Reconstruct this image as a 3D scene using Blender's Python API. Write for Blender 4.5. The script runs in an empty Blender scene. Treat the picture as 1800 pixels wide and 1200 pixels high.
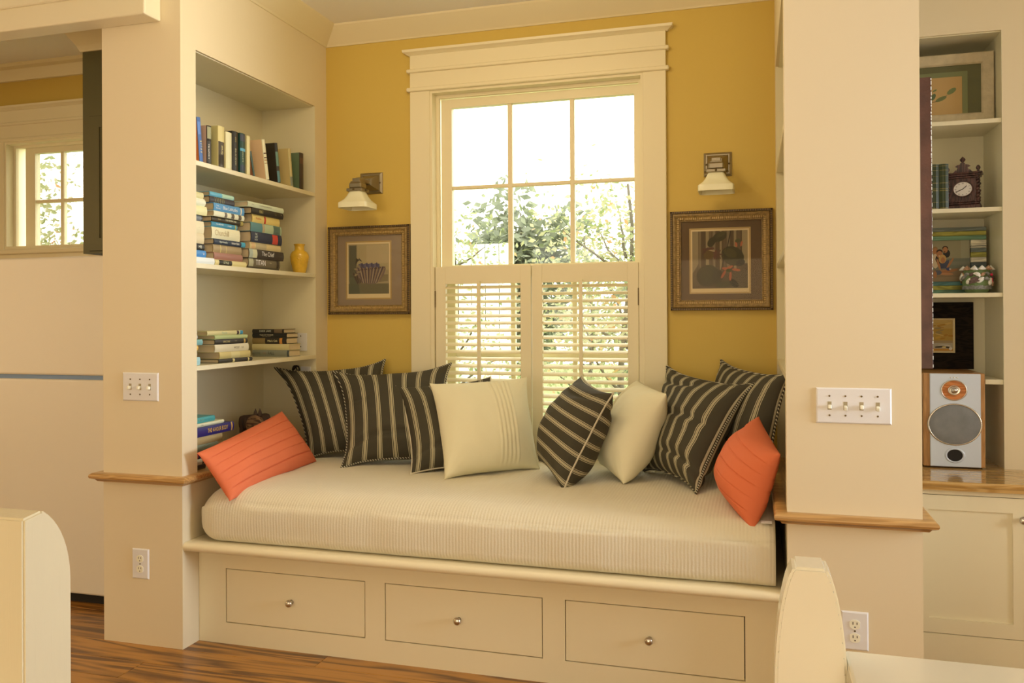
import bpy, bmesh, math, random
from mathutils import Matrix, Vector, noise
random.seed(7)
sc = bpy.context.scene
COL = sc.collection
PI = math.pi

# ------------------------------------------------------------------ camera, world, lights, exposure
cam = bpy.data.cameras.new('camera'); cam_o = bpy.data.objects.new('camera', cam); COL.objects.link(cam_o)
Rw = ((0.95978, 0.28069, -0.0056), (-0.28068, 0.9598, 0.0031), (0.00624, -0.0014, 0.99998))   # right, look, up
cam_o.matrix_world = Matrix(((Rw[0][0], Rw[2][0], -Rw[1][0], 0), (Rw[0][1], Rw[2][1], -Rw[1][1], 0),
                             (Rw[0][2], Rw[2][2], -Rw[1][2], 1.2948), (0, 0, 0, 1)))
cam.sensor_width = 36; cam.lens = 29.159; cam.shift_y = -0.02786; cam.clip_start = 0.05
sc.camera = cam_o
vs = sc.view_settings
vs.view_transform = 'Standard'; vs.look = 'None'; vs.gamma = 1; vs.use_curve_mapping = False
vs.exposure = 0.0
world = bpy.data.worlds.new('world'); sc.world = world; world.use_nodes = True
wb = world.node_tree.nodes['Background']
wb.inputs[0].default_value = (1.0, 0.94, 0.80, 1); wb.inputs[1].default_value = 5.0

def area(name, loc, rot, sx, sy, power, col):
    l = bpy.data.lights.new(name, 'AREA'); l.shape = 'RECTANGLE'; l.size = sx; l.size_y = sy
    l.energy = power; l.color = col
    o = bpy.data.objects.new(name, l); COL.objects.link(o); o.location = loc; o.rotation_euler = rot
    o['kind'] = 'helper'
    return o
WARM = (1.0, 0.75, 0.43)
# fill lamps added out of view; the side window alone stands for daylight
area('front_fill_light', (-0.9, -2.45, 1.1), (PI/2, 0, 0), 4.6, 1.7, 51, (1.0, 0.72, 0.39))  # added wide warm fill from behind the camera
swl = area('side_window_light', (3.10, 2.15, 1.50), (PI/2, 0, PI/2), 0.9, 1.2, 23, (0.80, 0.88, 1.0)); swl.data.spread = math.radians(75)
area('side_fill_light', (3.05, -0.4, 1.3), (PI/2, 0, PI/2), 1.6, 1.9, 10, (1.0, 0.82, 0.55))  # added weak side fill; the wall has no door here
area('kitchen_fill_light', (-5.05, 1.2, 1.5), (PI/2, 0, -PI/2), 2.2, 1.6, 17, (1.0, 0.70, 0.38))  # added orange fill for the left pillar; no window in this wall
pl = bpy.data.lights.new('alcove_fill_light', 'POINT'); pl.shadow_soft_size = 0.22; pl.energy = 21; pl.color = (1.0, 0.76, 0.42)  # added unseen fill lamp that brightens alcove and ceiling
plo = bpy.data.objects.new('alcove_fill_light', pl); COL.objects.link(plo); plo.location = (-1.1, 2.42, 2.60); plo['kind'] = 'helper'

# ------------------------------------------------------------------ materials
def L1(c):
    c /= 255.0
    return c/12.92 if c <= 0.04045 else ((c+0.055)/1.055)**2.4
def S(r, g, b): return (L1(r), L1(g), L1(b), 1)
TINT = (1.0, 0.75, 0.44)
def ph(r, g, b, lv=0.8):            # paint whose look under the room's warm light is r,g,b
    return tuple(min(0.9, L1(c)/(t*lv)) for c, t in zip((r, g, b), TINT)) + (1,)
def mat(name, col, rough=0.5, metal=0.0, bump=0, bscale=60, var=0, vscale=8, spec=0.5, trans=0, coat=0):
    m = bpy.data.materials.new(name); m.use_nodes = True
    nt = m.node_tree; b = nt.nodes['Principled BSDF']
    b.inputs['Base Color'].default_value = col; b.inputs['Roughness'].default_value = rough
    b.inputs['Metallic'].default_value = metal; b.inputs['Specular IOR Level'].default_value = spec
    b.inputs['Transmission Weight'].default_value = trans; b.inputs['Coat Weight'].default_value = coat
    tc = nt.nodes.new('ShaderNodeTexCoord')
    if var:
        n = nt.nodes.new('ShaderNodeTexNoise'); n.inputs['Scale'].default_value = vscale; n.inputs['Detail'].default_value = 4
        nt.links.new(tc.outputs['Object'], n.inputs['Vector'])
        r = nt.nodes.new('ShaderNodeValToRGB')
        r.color_ramp.elements[0].position = 0.3; r.color_ramp.elements[1].position = 0.7
        r.color_ramp.elements[0].color = tuple(max(0, c*(1-var)) for c in col[:3]) + (1,)
        r.color_ramp.elements[1].color = tuple(min(1, c*(1+var)) for c in col[:3]) + (1,)
        nt.links.new(n.outputs['Fac'], r.inputs['Fac']); nt.links.new(r.outputs['Color'], b.inputs['Base Color'])
    if bump:
        n = nt.nodes.new('ShaderNodeTexNoise'); n.inputs['Scale'].default_value = bscale; n.inputs['Detail'].default_value = 3
        nt.links.new(tc.outputs['Object'], n.inputs['Vector'])
        bp = nt.nodes.new('ShaderNodeBump'); bp.inputs['Strength'].default_value = bump; bp.inputs['Distance'].default_value = 0.003
        nt.links.new(n.outputs['Fac'], bp.inputs['Height']); nt.links.new(bp.outputs['Normal'], b.inputs['Normal'])
    return m
def wood(name, dark, light, axis=0, scale=1.0, rough=0.4, stretch=14, coat=0, rand=True, lo=0.35, hi=0.65):
    m = bpy.data.materials.new(name); m.use_nodes = True
    nt = m.node_tree; b = nt.nodes['Principled BSDF']; N = nt.nodes.new; K = nt.links.new
    b.inputs['Roughness'].default_value = rough; b.inputs['Coat Weight'].default_value = coat
    tc = N('ShaderNodeTexCoord'); mp = N('ShaderNodeMapping')
    s = [stretch*scale]*3; s[axis] = 1.1*scale; mp.inputs['Scale'].default_value = s
    if rand:
        oi = N('ShaderNodeObjectInfo'); ml = N('ShaderNodeMath'); ml.operation = 'MULTIPLY'; ml.inputs[1].default_value = 57
        K(oi.outputs['Random'], ml.inputs[0]); K(ml.outputs[0], mp.inputs['Location'])
    K(tc.outputs['Object'], mp.inputs['Vector'])
    n = N('ShaderNodeTexNoise'); n.inputs['Scale'].default_value = 1.0; n.inputs['Detail'].default_value = 2; n.inputs['Distortion'].default_value = 0.6
    K(mp.outputs['Vector'], n.inputs['Vector'])
    m2 = N('ShaderNodeMath'); m2.operation = 'MULTIPLY'; m2.inputs[1].default_value = 13
    K(n.outputs['Fac'], m2.inputs[0])
    fr = N('ShaderNodeMath'); fr.operation = 'PINGPONG'; fr.inputs[1].default_value = 1.0; K(m2.outputs[0], fr.inputs[0])
    f = N('ShaderNodeTexNoise'); f.inputs['Scale'].default_value = 6; f.inputs['Detail'].default_value = 5
    K(mp.outputs['Vector'], f.inputs['Vector'])
    mx = N('ShaderNodeMath'); mx.operation = 'MULTIPLY_ADD'; mx.inputs[1].default_value = 0.55; K(fr.outputs[0], mx.inputs[0])
    m3 = N('ShaderNodeMath'); m3.operation = 'MULTIPLY'; m3.inputs[1].default_value = 0.45; K(f.outputs['Fac'], m3.inputs[0]); K(m3.outputs[0], mx.inputs[2])
    r = N('ShaderNodeValToRGB'); e = r.color_ramp.elements
    e[0].position = lo; e[1].position = hi; e[0].color = dark; e[1].color = light
    K(mx.outputs[0], r.inputs['Fac']); K(r.outputs['Color'], b.inputs['Base Color'])
    bp = N('ShaderNodeBump'); bp.inputs['Strength'].default_value = 0.12; bp.inputs['Distance'].default_value = 0.002
    K(mx.outputs[0], bp.inputs['Height']); K(bp.outputs['Normal'], b.inputs['Normal'])
    return m

M = {}
CREAM = ph(212, 179, 119)
M['cream'] = mat('cream_paint', CREAM, 0.42, bump=0.06, bscale=25)
M['cream_wall'] = mat('cream_wall_paint', ph(206, 171, 113), 0.6, bump=0.08, bscale=40)
M['shelf_paint'] = mat('shelf_paint', ph(206, 176, 118), 0.28)
M['yellow'] = mat('ochre_wall_paint', ph(178, 135, 49, .72), 0.62, bump=0.08, bscale=60)
M['ceiling'] = mat('ceiling_paint', ph(222, 196, 152), 0.8)
M['floor'] = wood('pine_floor', ph(86, 46, 12, .76), ph(156, 96, 30, .76), 0, 0.8, 0.3, 13, 0.1, True, .24, .66)
M['rail'] = wood('honey_wood', ph(158, 106, 46, .8), ph(182, 128, 62, .8), 0, 2.0, 0.3, 16, 0.3, False)
M['raily'] = wood('honey_wood_along', ph(158, 106, 46, .8), ph(182, 128, 62, .8), 1, 2.0, 0.3, 16, 0.3, False)
M['fridge'] = mat('white_enamel', ph(206, 177, 130, .75), 0.35, bump=0.12, bscale=260)
M['gasket'] = mat('grey_gasket', ph(120, 125, 120), 0.6)
M['olive'] = mat('olive_paint', ph(74, 62, 30, .6), 0.5)
M['dark_gap'] = mat('dark_gap', (0.012, 0.009, 0.006, 1), 0.8)
M['plate'] = mat('switch_plate_plastic', ph(208, 184, 146), 0.35)
M['toggle'] = mat('ivory_plastic', ph(222, 196, 140), 0.35)
M['steel'] = mat('brushed_nickel', S(205, 200, 190), 0.25, 1.0)
M['pewter'] = mat('antique_pewter', S(158, 149, 128), 0.40, 1.0, bump=0.05, bscale=120)
M['screw'] = mat('screw_metal', S(110, 96, 70), 0.35, 1.0)
M['white_gloss'] = mat('white_bench_paint', ph(214, 186, 134), 0.25, bump=0.05, bscale=30, coat=0.5)
M['glass'] = None
def glassmat(name, tint=(0.97, 0.98, 0.97, 1), refl=0.5):
    m = bpy.data.materials.new(name); m.use_nodes = True; nt = m.node_tree
    for n in list(nt.nodes):
        if n.type == 'BSDF_PRINCIPLED': nt.nodes.remove(n)
    o = nt.nodes['Material Output']; t = nt.nodes.new('ShaderNodeBsdfTransparent'); t.inputs[0].default_value = tint
    g = nt.nodes.new('ShaderNodeBsdfGlossy'); g.inputs['Roughness'].default_value = 0.02
    f = nt.nodes.new('ShaderNodeFresnel'); f.inputs[0].default_value = 1.45
    mm = nt.nodes.new('ShaderNodeMath'); mm.operation = 'MULTIPLY'; mm.inputs[1].default_value = refl
    nt.links.new(f.outputs[0], mm.inputs[0])
    x = nt.nodes.new('ShaderNodeMixShader'); nt.links.new(mm.outputs[0], x.inputs[0]); nt.links.new(t.outputs[0], x.inputs[1]); nt.links.new(g.outputs[0], x.inputs[2])
    nt.links.new(x.outputs[0], o.inputs['Surface']); return m
M['glass'] = glassmat('window_glass')
M['picglass'] = glassmat('picture_glass', (0.98, 0.98, 0.98, 1), 0.4)
M['shade'] = mat('frosted_glass', ph(222, 194, 132, .84), 0.3, coat=0.3)

# ------------------------------------------------------------------ helpers
MW = {}
def tag(o, label=None, cat=None, group=None, kind=None):
    if label: o['label'] = label
    if cat: o['category'] = cat
    if group: o['group'] = group
    if kind: o['kind'] = kind
    return o
def thing(name, label, cat, loc=(0, 0, 0), rotz=0, group=None, mtx=None):
    o = bpy.data.objects.new(name, None); COL.objects.link(o); o.empty_display_size = 0.05
    m = mtx if mtx is not None else Matrix.Translation(loc) @ Matrix.Rotation(rotz, 4, 'Z')
    o.matrix_world = m; MW[o] = m
    return tag(o, label, cat, group)
def obj(name, bm, m, parent=None, world=True, smooth=False, label=None, kind=None):
    me = bpy.data.meshes.new(name)
    if parent is not None and world: bmesh.ops.transform(bm, matrix=MW[parent].inverted(), verts=bm.verts)
    if smooth:
        for f in bm.faces: f.smooth = True
    bm.to_mesh(me); bm.free()
    for k in (m if isinstance(m, (list, tuple)) else [m]): me.materials.append(k)
    o = bpy.data.objects.new(name, me); COL.objects.link(o)
    if parent is not None: o.parent = parent; MW[o] = MW[parent]
    else: MW[o] = Matrix.Identity(4)
    if smooth == 'auto':
        me.set_sharp_from_angle(angle=math.radians(38))
    tag(o, label, None, None, kind)
    return o
def B(*boxes, bev=0, seg=1):
    bm = bmesh.new()
    for (x0, x1, y0, y1, z0, z1) in boxes: addbox(bm, x0, x1, y0, y1, z0, z1)
    if bev: bmesh.ops.bevel(bm, geom=list(bm.edges), offset=bev, segments=seg, affect='EDGES', profile=0.5, clamp_overlap=True)
    return bm
def addbox(bm, x0, x1, y0, y1, z0, z1, mi=0):
    v = [bm.verts.new(p) for p in ((x0, y0, z0), (x1, y0, z0), (x1, y1, z0), (x0, y1, z0), (x0, y0, z1), (x1, y0, z1), (x1, y1, z1), (x0, y1, z1))]
    fs = []
    for q in ((3, 2, 1, 0), (4, 5, 6, 7), (0, 1, 5, 4), (1, 2, 6, 5), (2, 3, 7, 6), (3, 0, 4, 7)):
        f = bm.faces.new([v[i] for i in q]); f.material_index = mi; fs.append(f)
    return v
def solid(bounds, holes):
    x0, x1, y0, y1, z0, z1 = bounds
    cs = [sorted({a, b} | {min(max(h[2*i+k], a), b) for h in holes for k in (0, 1)}) for i, (a, b) in enumerate(((x0, x1), (y0, y1), (z0, z1)))]
    X, Y, Z = cs; bm = bmesh.new(); vd = {}
    def inside(i, j, k):
        if not (0 <= i < len(X)-1 and 0 <= j < len(Y)-1 and 0 <= k < len(Z)-1): return False
        c = ((X[i]+X[i+1])/2, (Y[j]+Y[j+1])/2, (Z[k]+Z[k+1])/2)
        return not any(h[0] < c[0] < h[1] and h[2] < c[1] < h[3] and h[4] < c[2] < h[5] for h in holes)
    def V(i, j, k):
        if (i, j, k) not in vd: vd[(i, j, k)] = bm.verts.new((X[i], Y[j], Z[k]))
        return vd[(i, j, k)]
    for i in range(len(X)-1):
        for j in range(len(Y)-1):
            for k in range(len(Z)-1):
                if not inside(i, j, k): continue
                for d, q in (((-1, 0, 0), ((0, 0, 0), (0, 0, 1), (0, 1, 1), (0, 1, 0))), ((1, 0, 0), ((1, 0, 0), (1, 1, 0), (1, 1, 1), (1, 0, 1))),
                             ((0, -1, 0), ((0, 0, 0), (1, 0, 0), (1, 0, 1), (0, 0, 1))), ((0, 1, 0), ((0, 1, 0), (0, 1, 1), (1, 1, 1), (1, 1, 0))),
                             ((0, 0, -1), ((0, 0, 0), (0, 1, 0), (1, 1, 0), (1, 0, 0))), ((0, 0, 1), ((0, 0, 1), (1, 0, 1), (1, 1, 1), (0, 1, 1)))):
                    if not inside(i+d[0], j+d[1], k+d[2]): bm.faces.new([V(i+a, j+b, k+c) for a, b, c in q])
    return bm
def struct(name, bm, m, parent=None, smooth=False): return obj(name, bm, m, parent, smooth=smooth, kind='structure' if parent is None else None)
def sweep(path, prof, side=1, closed=False):
    """prof: closed loop of (offset to the side, z) swept along the xy path with mitres"""
    bm = bmesh.new(); n = len(path); rings = []
    for i, p in enumerate(path):
        p = Vector(p)
        def nrm(a, b):
            d = (Vector(b)-Vector(a)).normalized(); return Vector((-d.y, d.x))*side
        ns = []
        if i > 0 or closed: ns.append(nrm(path[i-1], path[i]))
        if i < n-1 or closed: ns.append(nrm(path[i], path[(i+1) % n]))
        if len(ns) == 2:
            m = (ns[0]+ns[1]); m = m/(m.dot(ns[0])) if abs(m.dot(ns[0])) > 1e-6 else ns[0]
        else: m = ns[0]
        rings.append([bm.verts.new((p.x+m.x*d, p.y+m.y*d, z)) for d, z in prof])
    k = len(prof)
    for i in range(n if closed else n-1):
        a, b = rings[i], rings[(i+1) % n]
        for j in range(k): bm.faces.new((a[j], a[(j+1) % k], b[(j+1) % k], b[j]))
    if not closed: bm.faces.new(rings[0]); bm.faces.new(rings[-1][::-1])
    bmesh.ops.recalc_face_normals(bm, faces=bm.faces)
    return bm
def ring_frame(bm, x0, x1, z0, z1, prof, y):
    """rectangular frame in the xz plane: prof is a list of (inset, y offset)"""
    rs = []
    for d, yo in prof:
        rs.append([bm.verts.new(p) for p in ((x0+d, y+yo, z0+d), (x1-d, y+yo, z0+d), (x1-d, y+yo, z1-d), (x0+d, y+yo, z1-d))])
    for i in range(len(rs)):
        a, b = rs[i], rs[(i+1) % len(rs)]
        for j in range(4): bm.faces.new((a[j], a[(j+1) % 4], b[(j+1) % 4], b[j]))
    bmesh.ops.recalc_face_normals(bm, faces=bm.faces)
def lathe(prof, seg=24, c=(0, 0, 0), cap=True, axis='Z'):
    bm = bmesh.new(); rings = []
    for r, z in prof:
        rings.append([bm.verts.new((r*math.cos(2*PI*i/seg), r*math.sin(2*PI*i/seg), z)) for i in range(seg)])
    for a, b in zip(rings, rings[1:]):
        for i in range(seg): bm.faces.new((a[i], a[(i+1) % seg], b[(i+1) % seg], b[i]))
    if cap: bm.faces.new(rings[0][::-1]); bm.faces.new(rings[-1])
    m = Matrix.Translation(c)
    if axis == '-Y': m = m @ Matrix.Rotation(PI/2, 4, 'X')
    if axis == 'X': m = m @ Matrix.Rotation(PI/2, 4, 'Y')
    bmesh.ops.transform(bm, matrix=m, verts=bm.verts); bmesh.ops.recalc_face_normals(bm, faces=bm.faces)
    return bm
def tube(pts, r, seg=8, closed=False):
    bm = bmesh.new(); rings = []; n = len(pts); pts = [Vector(p) for p in pts]
    up = Vector((0.13, 0.21, 1)).normalized(); t0 = None
    for i, p in enumerate(pts):
        t = (pts[(i+1) % n]-pts[i-1]) if (closed or 0 < i < n-1) else (pts[1]-pts[0] if i == 0 else pts[-1]-pts[-2])
        t = t.normalized() if t.length > 1e-9 else Vector((0, 0, 1))
        if t0 is None:
            a = t.cross(up); a = a.normalized() if a.length > 1e-4 else t.orthogonal().normalized()
        else:
            a = (a - t*a.dot(t)).normalized()
        t0 = t; b = t.cross(a); rr = r[i] if isinstance(r, (list, tuple)) else r
        rings.append([bm.verts.new(p+a*rr*math.cos(2*PI*k/seg)+b*rr*math.sin(2*PI*k/seg)) for k in range(seg)])
    for i in range(n if closed else n-1):
        x, y = rings[i], rings[(i+1) % n]
        for k in range(seg): bm.faces.new((x[k], x[(k+1) % seg], y[(k+1) % seg], y[k]))
    if not closed: bm.faces.new(rings[0][::-1]); bm.faces.new(rings[-1])
    bmesh.ops.recalc_face_normals(bm, faces=bm.faces)
    return bm
def squash(bm, cz, f):
    for v in bm.verts: v.co.z = cz+(v.co.z-cz)*f
    return bm
def join(*bms):
    out = bms[0]
    for b in bms[1:]:
        me = bpy.data.meshes.new('tmp'); b.to_mesh(me); b.free(); out.from_mesh(me); bpy.data.meshes.remove(me)
    return out
def prism(pts, y0, y1, plane='XZ'):
    """polygon in a plane, extruded along the third axis"""
    bm = bmesh.new()
    f = (lambda p, d: (p[0], d, p[1])) if plane == 'XZ' else ((lambda p, d: (d, p[0], p[1])) if plane == 'YZ' else (lambda p, d: (p[0], p[1], d)))
    a = [bm.verts.new(f(p, y0)) for p in pts]; b = [bm.verts.new(f(p, y1)) for p in pts]
    n = len(pts); bm.faces.new(a); bm.faces.new(b[::-1])
    for i in range(n): bm.faces.new((a[i], b[i], b[(i+1) % n], a[(i+1) % n]))
    bmesh.ops.recalc_face_normals(bm, faces=bm.faces); return bm
def ell(cx, cz, rx, rz, rot=0, n=14, a0=0, a1=2*PI):
    out = []
    for i in range(n):
        t = a0+(a1-a0)*i/n; x, z = rx*math.cos(t), rz*math.sin(t)
        out.append((cx+x*math.cos(rot)-z*math.sin(rot), cz+x*math.sin(rot)+z*math.cos(rot)))
    return out
def art(name, parent, x0, x1, z0, z1, y, shapes, tilt=None, prefix='art'):
    """flat printed picture: every shape a flat polygon with its own ink, in 0..1 picture coordinates, facing -y"""
    bm = bmesh.new(); mats = []; keys = {}
    for i, (col, pts) in enumerate(shapes):
        if col not in keys: keys[col] = len(mats); mats.append(mat(prefix+'_ink', S(*col), 0.7))
        vs_ = [bm.verts.new((x0+(x1-x0)*p[0], y-0.00006*i, z0+(z1-z0)*p[1])) for p in pts]
        try:
            f = bm.faces.new(vs_); f.material_index = keys[col]
        except ValueError: pass
    bm.normal_update()
    for f in bm.faces:
        if f.normal.y > 0: f.normal_flip()
    return obj(name, bm, mats, parent)
def text(parent, name, body, size, m, mtx, sx=1.0):
    cu = bpy.data.curves.new('lettering', 'FONT'); cu.body = body; cu.size = size; cu.align_x = 'CENTER'; cu.align_y = 'CENTER'
    cu.resolution_u = 2
    t = bpy.data.objects.new('lettering', cu)
    me = bpy.data.meshes.new_from_object(t); bpy.data.objects.remove(t); bpy.data.curves.remove(cu)
    bm = bmesh.new(); bm.from_mesh(me); bpy.data.meshes.remove(me)
    bmesh.ops.transform(bm, matrix=mtx @ Matrix.Diagonal((sx, 1, 1, 1)), verts=bm.verts)
    return obj(name, bm, m, parent, world=False)
def axes(o, x, y, z): return Matrix(((x[0], y[0], z[0], o[0]), (x[1], y[1], z[1], o[1]), (x[2], y[2], z[2], o[2]), (0, 0, 0, 1)))

# ------------------------------------------------------------------ setting
XL, XR, YF, YS, YB = -2.147, 0.094, 2.745, 2.843, 3.897
PL, PR, ZC = -2.52, 0.482, 2.7835
RX0, RX1, RY0, RY1 = -5.2, 3.2, -2.6, YB
# floor: boards laid along x, each its own piece
fl = struct('floor', B((RX0, RX1, RY0, YB+0.14, -0.10, -0.02)), M['dark_gap'])
bd = 0.137; y = RY0; i = 0; bmeshes = {}
while y < YB+0.05:
    x = RX0 + (i*1.37 % 2.1) - 2.1
    while x < RX1:
        ln = 2.4; a, b = max(x, RX0), min(x+ln, RX1)
        if b-a > 0.05:
            k = round(b-a, 2)
            if k not in bmeshes:
                bm = B((0, b-a-0.0012, 0, bd-0.0012, -0.02, 0.0), bev=0.0008)
                me = bpy.data.meshes.new('floor_board'); bm.to_mesh(me); bm.free(); me.materials.append(M['floor']); bmeshes[k] = me
            o = bpy.data.objects.new('floor_board', bmeshes[k]); COL.objects.link(o); o.parent = fl; o.location = (a, y, 0)
        x += ln
    y += bd; i += 1
struct('ceiling', B((RX0, RX1, RY0, YB+0.14, ZC, ZC+0.1)), M['ceiling'])
W1 = (-1.564, -0.487, 0.62, 2.43)          # window openings x0 x1 z0 z1
W2 = (-4.274, -3.40, 1.70, 2.3436)
struct('wall_back', solid((RX0, PR-0.02, YB, YB+0.14, 0, ZC), [(W1[0], W1[1], 0, 9, W1[2], W1[3]), (W2[0], W2[1], 0, 9, W2[2], W2[3])]), M['yellow'])
# left and right wall blocks with the bookcase recesses
ZR0, ZO = 0.674, 2.3685
YO1, YO2 = 2.836, 3.779
struct('wall_left', solid((PL, XL, YF, YB, 0, ZC), [(-2.462, XL+1, YO1, YO2, ZR0-0.02, ZO)]), M['cream_wall'])
struct('wall_right', solid((XR, PR, YF, YB, 0, ZC), [(XR-1, 0.405, YO1, YO2, ZR0-0.02, ZO)]), M['cream_wall'])
YN = 3.71
struct('wall_back_right', solid((PR, RX1, YN, YB+0.14, 0, ZC), [(0.53, 0.950, 0, 3.997, 0.60, 2.42)]), M['cream_wall'])
struct('wall_kitchen', B((RX0-0.1, RX0, RY0, YB+0.14, 0, ZC)), M['yellow'])
struct('wall_far_right', solid((RX1, RX1+0.1, RY0, YB+0.14, 0, ZC), [(0, 9, 1.7, 2.6, 0.9, 2.2)]), M['cream_wall'])
struct('wall_front', solid((RX0, RX1, RY0-0.1, RY0, 0, ZC), [(-2.8, -1.9, -9, 9, 0.8, 2.2), (0.1, 1.0, -9, 9, 0.8, 2.2)]), M['cream_wall'])
# boxed beam across the kitchen opening, its end on the left wall block
beam = struct('trim_1', join(B((RX0, -2.236, 2.652, YF, 2.459, ZC), bev=0.006, seg=2), B((RX0, -2.236, 2.640, 2.66, 2.548, ZC), bev=0.004)), M['cream'])
# honey-coloured wooden rail round the wall blocks
RP = [(0, 0.674), (0.030, 0.674), (0.038, 0.668), (0.040, 0.661), (0.037, 0.654), (0.028, 0.650), (0.022, 0.648), (0.016, 0.640), (0, 0.638)]
struct('trim_2', sweep([(PL, YB), (PL, YF), (XL, YF), (XL, YB-0.001)][:4], RP, side=-1), M['rail'], smooth='auto')
struct('trim_3', sweep([(XR, YB-0.001), (XR, YF), (PR, YF), (PR, 3.38)], RP, side=-1), M['rail'], smooth='auto')
# crown boards
CP = [(0, 2.7017), (0.006, 2.7017), (0.012, 2.709), (0.10, 2.776), (0.106, ZC), (0, ZC)]
struct('trim_4', sweep([(XL, YF-0.02), (XL, YB), (XR, YB), (XR, YF-0.02)], CP, side=-1), M['cream'])
KP = [(0, 2.697), (0.022, 2.697), (0.03, 2.715), (0.05, 2.755), (0.075, 2.765), (0.08, ZC), (0, ZC)]
struct('trim_5', sweep([(RX0, YB), (-3.20, YB)], KP, side=-1), M['cream'])
struct('baseboard_kitchen', B((RX0, RX0+0.02, RY0, YB, 0, 0.14)), M['cream'])

# ------------------------------------------------------------------ windows
def window(name, op, glass_x, rows, xlast, sash, head_up, sill=True):
    x0, x1, z0, z1 = op
    w = thing(name, None, None, ((x0+x1)/2, YB, z0)); w['kind'] = 'structure'
    # jamb lining with stops
    obj('jamb', join(B((x0, x0+0.018, YB-0.018, YB+0.14, z0, z1)), B((x1-0.018, x1, YB-0.018, YB+0.14, z0, z1)),
                     B((x0+0.018, x1-0.018, YB-0.018, YB+0.14, z1-0.018, z1)), B((x0+0.018, x1-0.018, YB-0.018, YB+0.14, z0, z0+0.02)),
                     B((x0+0.018, x0+0.034, YB+0.035, YB+0.055, z0+0.02, z1-0.018)), B((x1-0.034, x1-0.018, YB+0.035, YB+0.055, z0+0.02, z1-0.018)),
                     B((x0+0.034, x1-0.034, YB+0.035, YB+0.055, z1-0.034, z1-0.018))), M['cream'], w)
    # casing boards
    for a, b in ((x0-0.10, x0+0.006), (x1-0.006, x1+0.10)):
        obj('casing', B((a, b, YB-0.024, YB, z0-0.0, z1), bev=0.002), M['cream'], w)
    obj('head_board', B((x0-0.10, x1+0.10, YB-0.024, YB, z1, z1+0.178), bev=0.002), M['cream'], w)
    obj('fillet', B((x0-0.115, x1+0.115, YB-0.036, YB, z1-0.006, z1+0.014), bev=0.004), M['cream'], w)
    obj('fillet', B((x0-0.115, x1+0.115, YB-0.036, YB, z1+0.089, z1+0.107), bev=0.004), M['cream'], w)
    cp = [(0, z1+0.178), (0.008, z1+0.178), (0.02, z1+0.186), (0.032, z1+0.192), (0.034, z1+0.204), (0, z1+0.204)]
    obj('head_cap', sweep([(x0-0.10, YB), (x0-0.10, YB-0.012), (x1+0.10, YB-0.012), (x1+0.10, YB)], cp, side=-1), M['cream'], w)
    if name == 'window_2': obj('apron', B((x0-0.10, x1+0.10, YB-0.020, YB, z0-0.16, z0-0.028), bev=.002), M['cream'], w)
    if sill: obj('stool', B((x0-0.12, x1+0.12, YB-0.045, YB+0.05, z0-0.028, z0), bev=0.005), M['cream'], w)
    # sashes
    ys = YB+0.08
    for (sx0, sx1, sz0, sz1, yo, gx, gz) in sash:
        so = B((sx0, gx[0][0], ys+yo-0.018, ys+yo+0.018, sz0, sz1), (gx[-1][1], sx1, ys+yo-0.018, ys+yo+0.018, sz0, sz1),
               (gx[0][0], gx[-1][1], ys+yo-0.018, ys+yo+0.018, gz[-1][1], sz1), (gx[0][0], gx[-1][1], ys+yo-0.018, ys+yo+0.018, sz0, gz[0][0]))
        s = obj('sash', so, M['cream'], w)
        for a, b in zip(gx, gx[1:]):
            obj('muntin', B((a[1], b[0], ys+yo-0.014, ys+yo+0.014, gz[0][0], gz[-1][1]), bev=0.003), M['cream'], s)
        for a, b in zip(gz, gz[1:]):
            obj('muntin', B((gx[0][0], gx[-1][1], ys+yo-0.0135, ys+yo+0.0135, a[1], b[0]), bev=0.003), M['cream'], s)
        for gxa in gx:
            for gza in gz:
                obj('pane', B((gxa[0]-0.004, gxa[1]+0.004, ys+yo-0.002, ys+yo+0.002, gza[0]-0.004, gza[1]+0.004)), M['glass'], s)
    return w
GX = [(-1.472, -1.1777), (-1.1539, -0.8608), (-0.8381, -0.5463)]
window('window_1', W1, None, None, None,
       [(-1.528, -0.523, 1.50, 2.395, 0.0, GX, [(1.5505, 1.9350), (1.9530, 2.3505)]),
        (-1.528, -0.523, 0.64, 1.535, 0.04, GX, [(0.71, 1.085), (1.105, 1.4900)])], None)
w2x = [(-4.124, -3.942), (-3.917, -3.735), (-3.710, -3.528)]
window('window_2', W2, None, None, None,
       [(-4.195, -3.46, 1.66, 2.318, 0.0, w2x, [(1.71, 1.9811), (2.0016, 2.279)])], None, sill=True)

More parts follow.
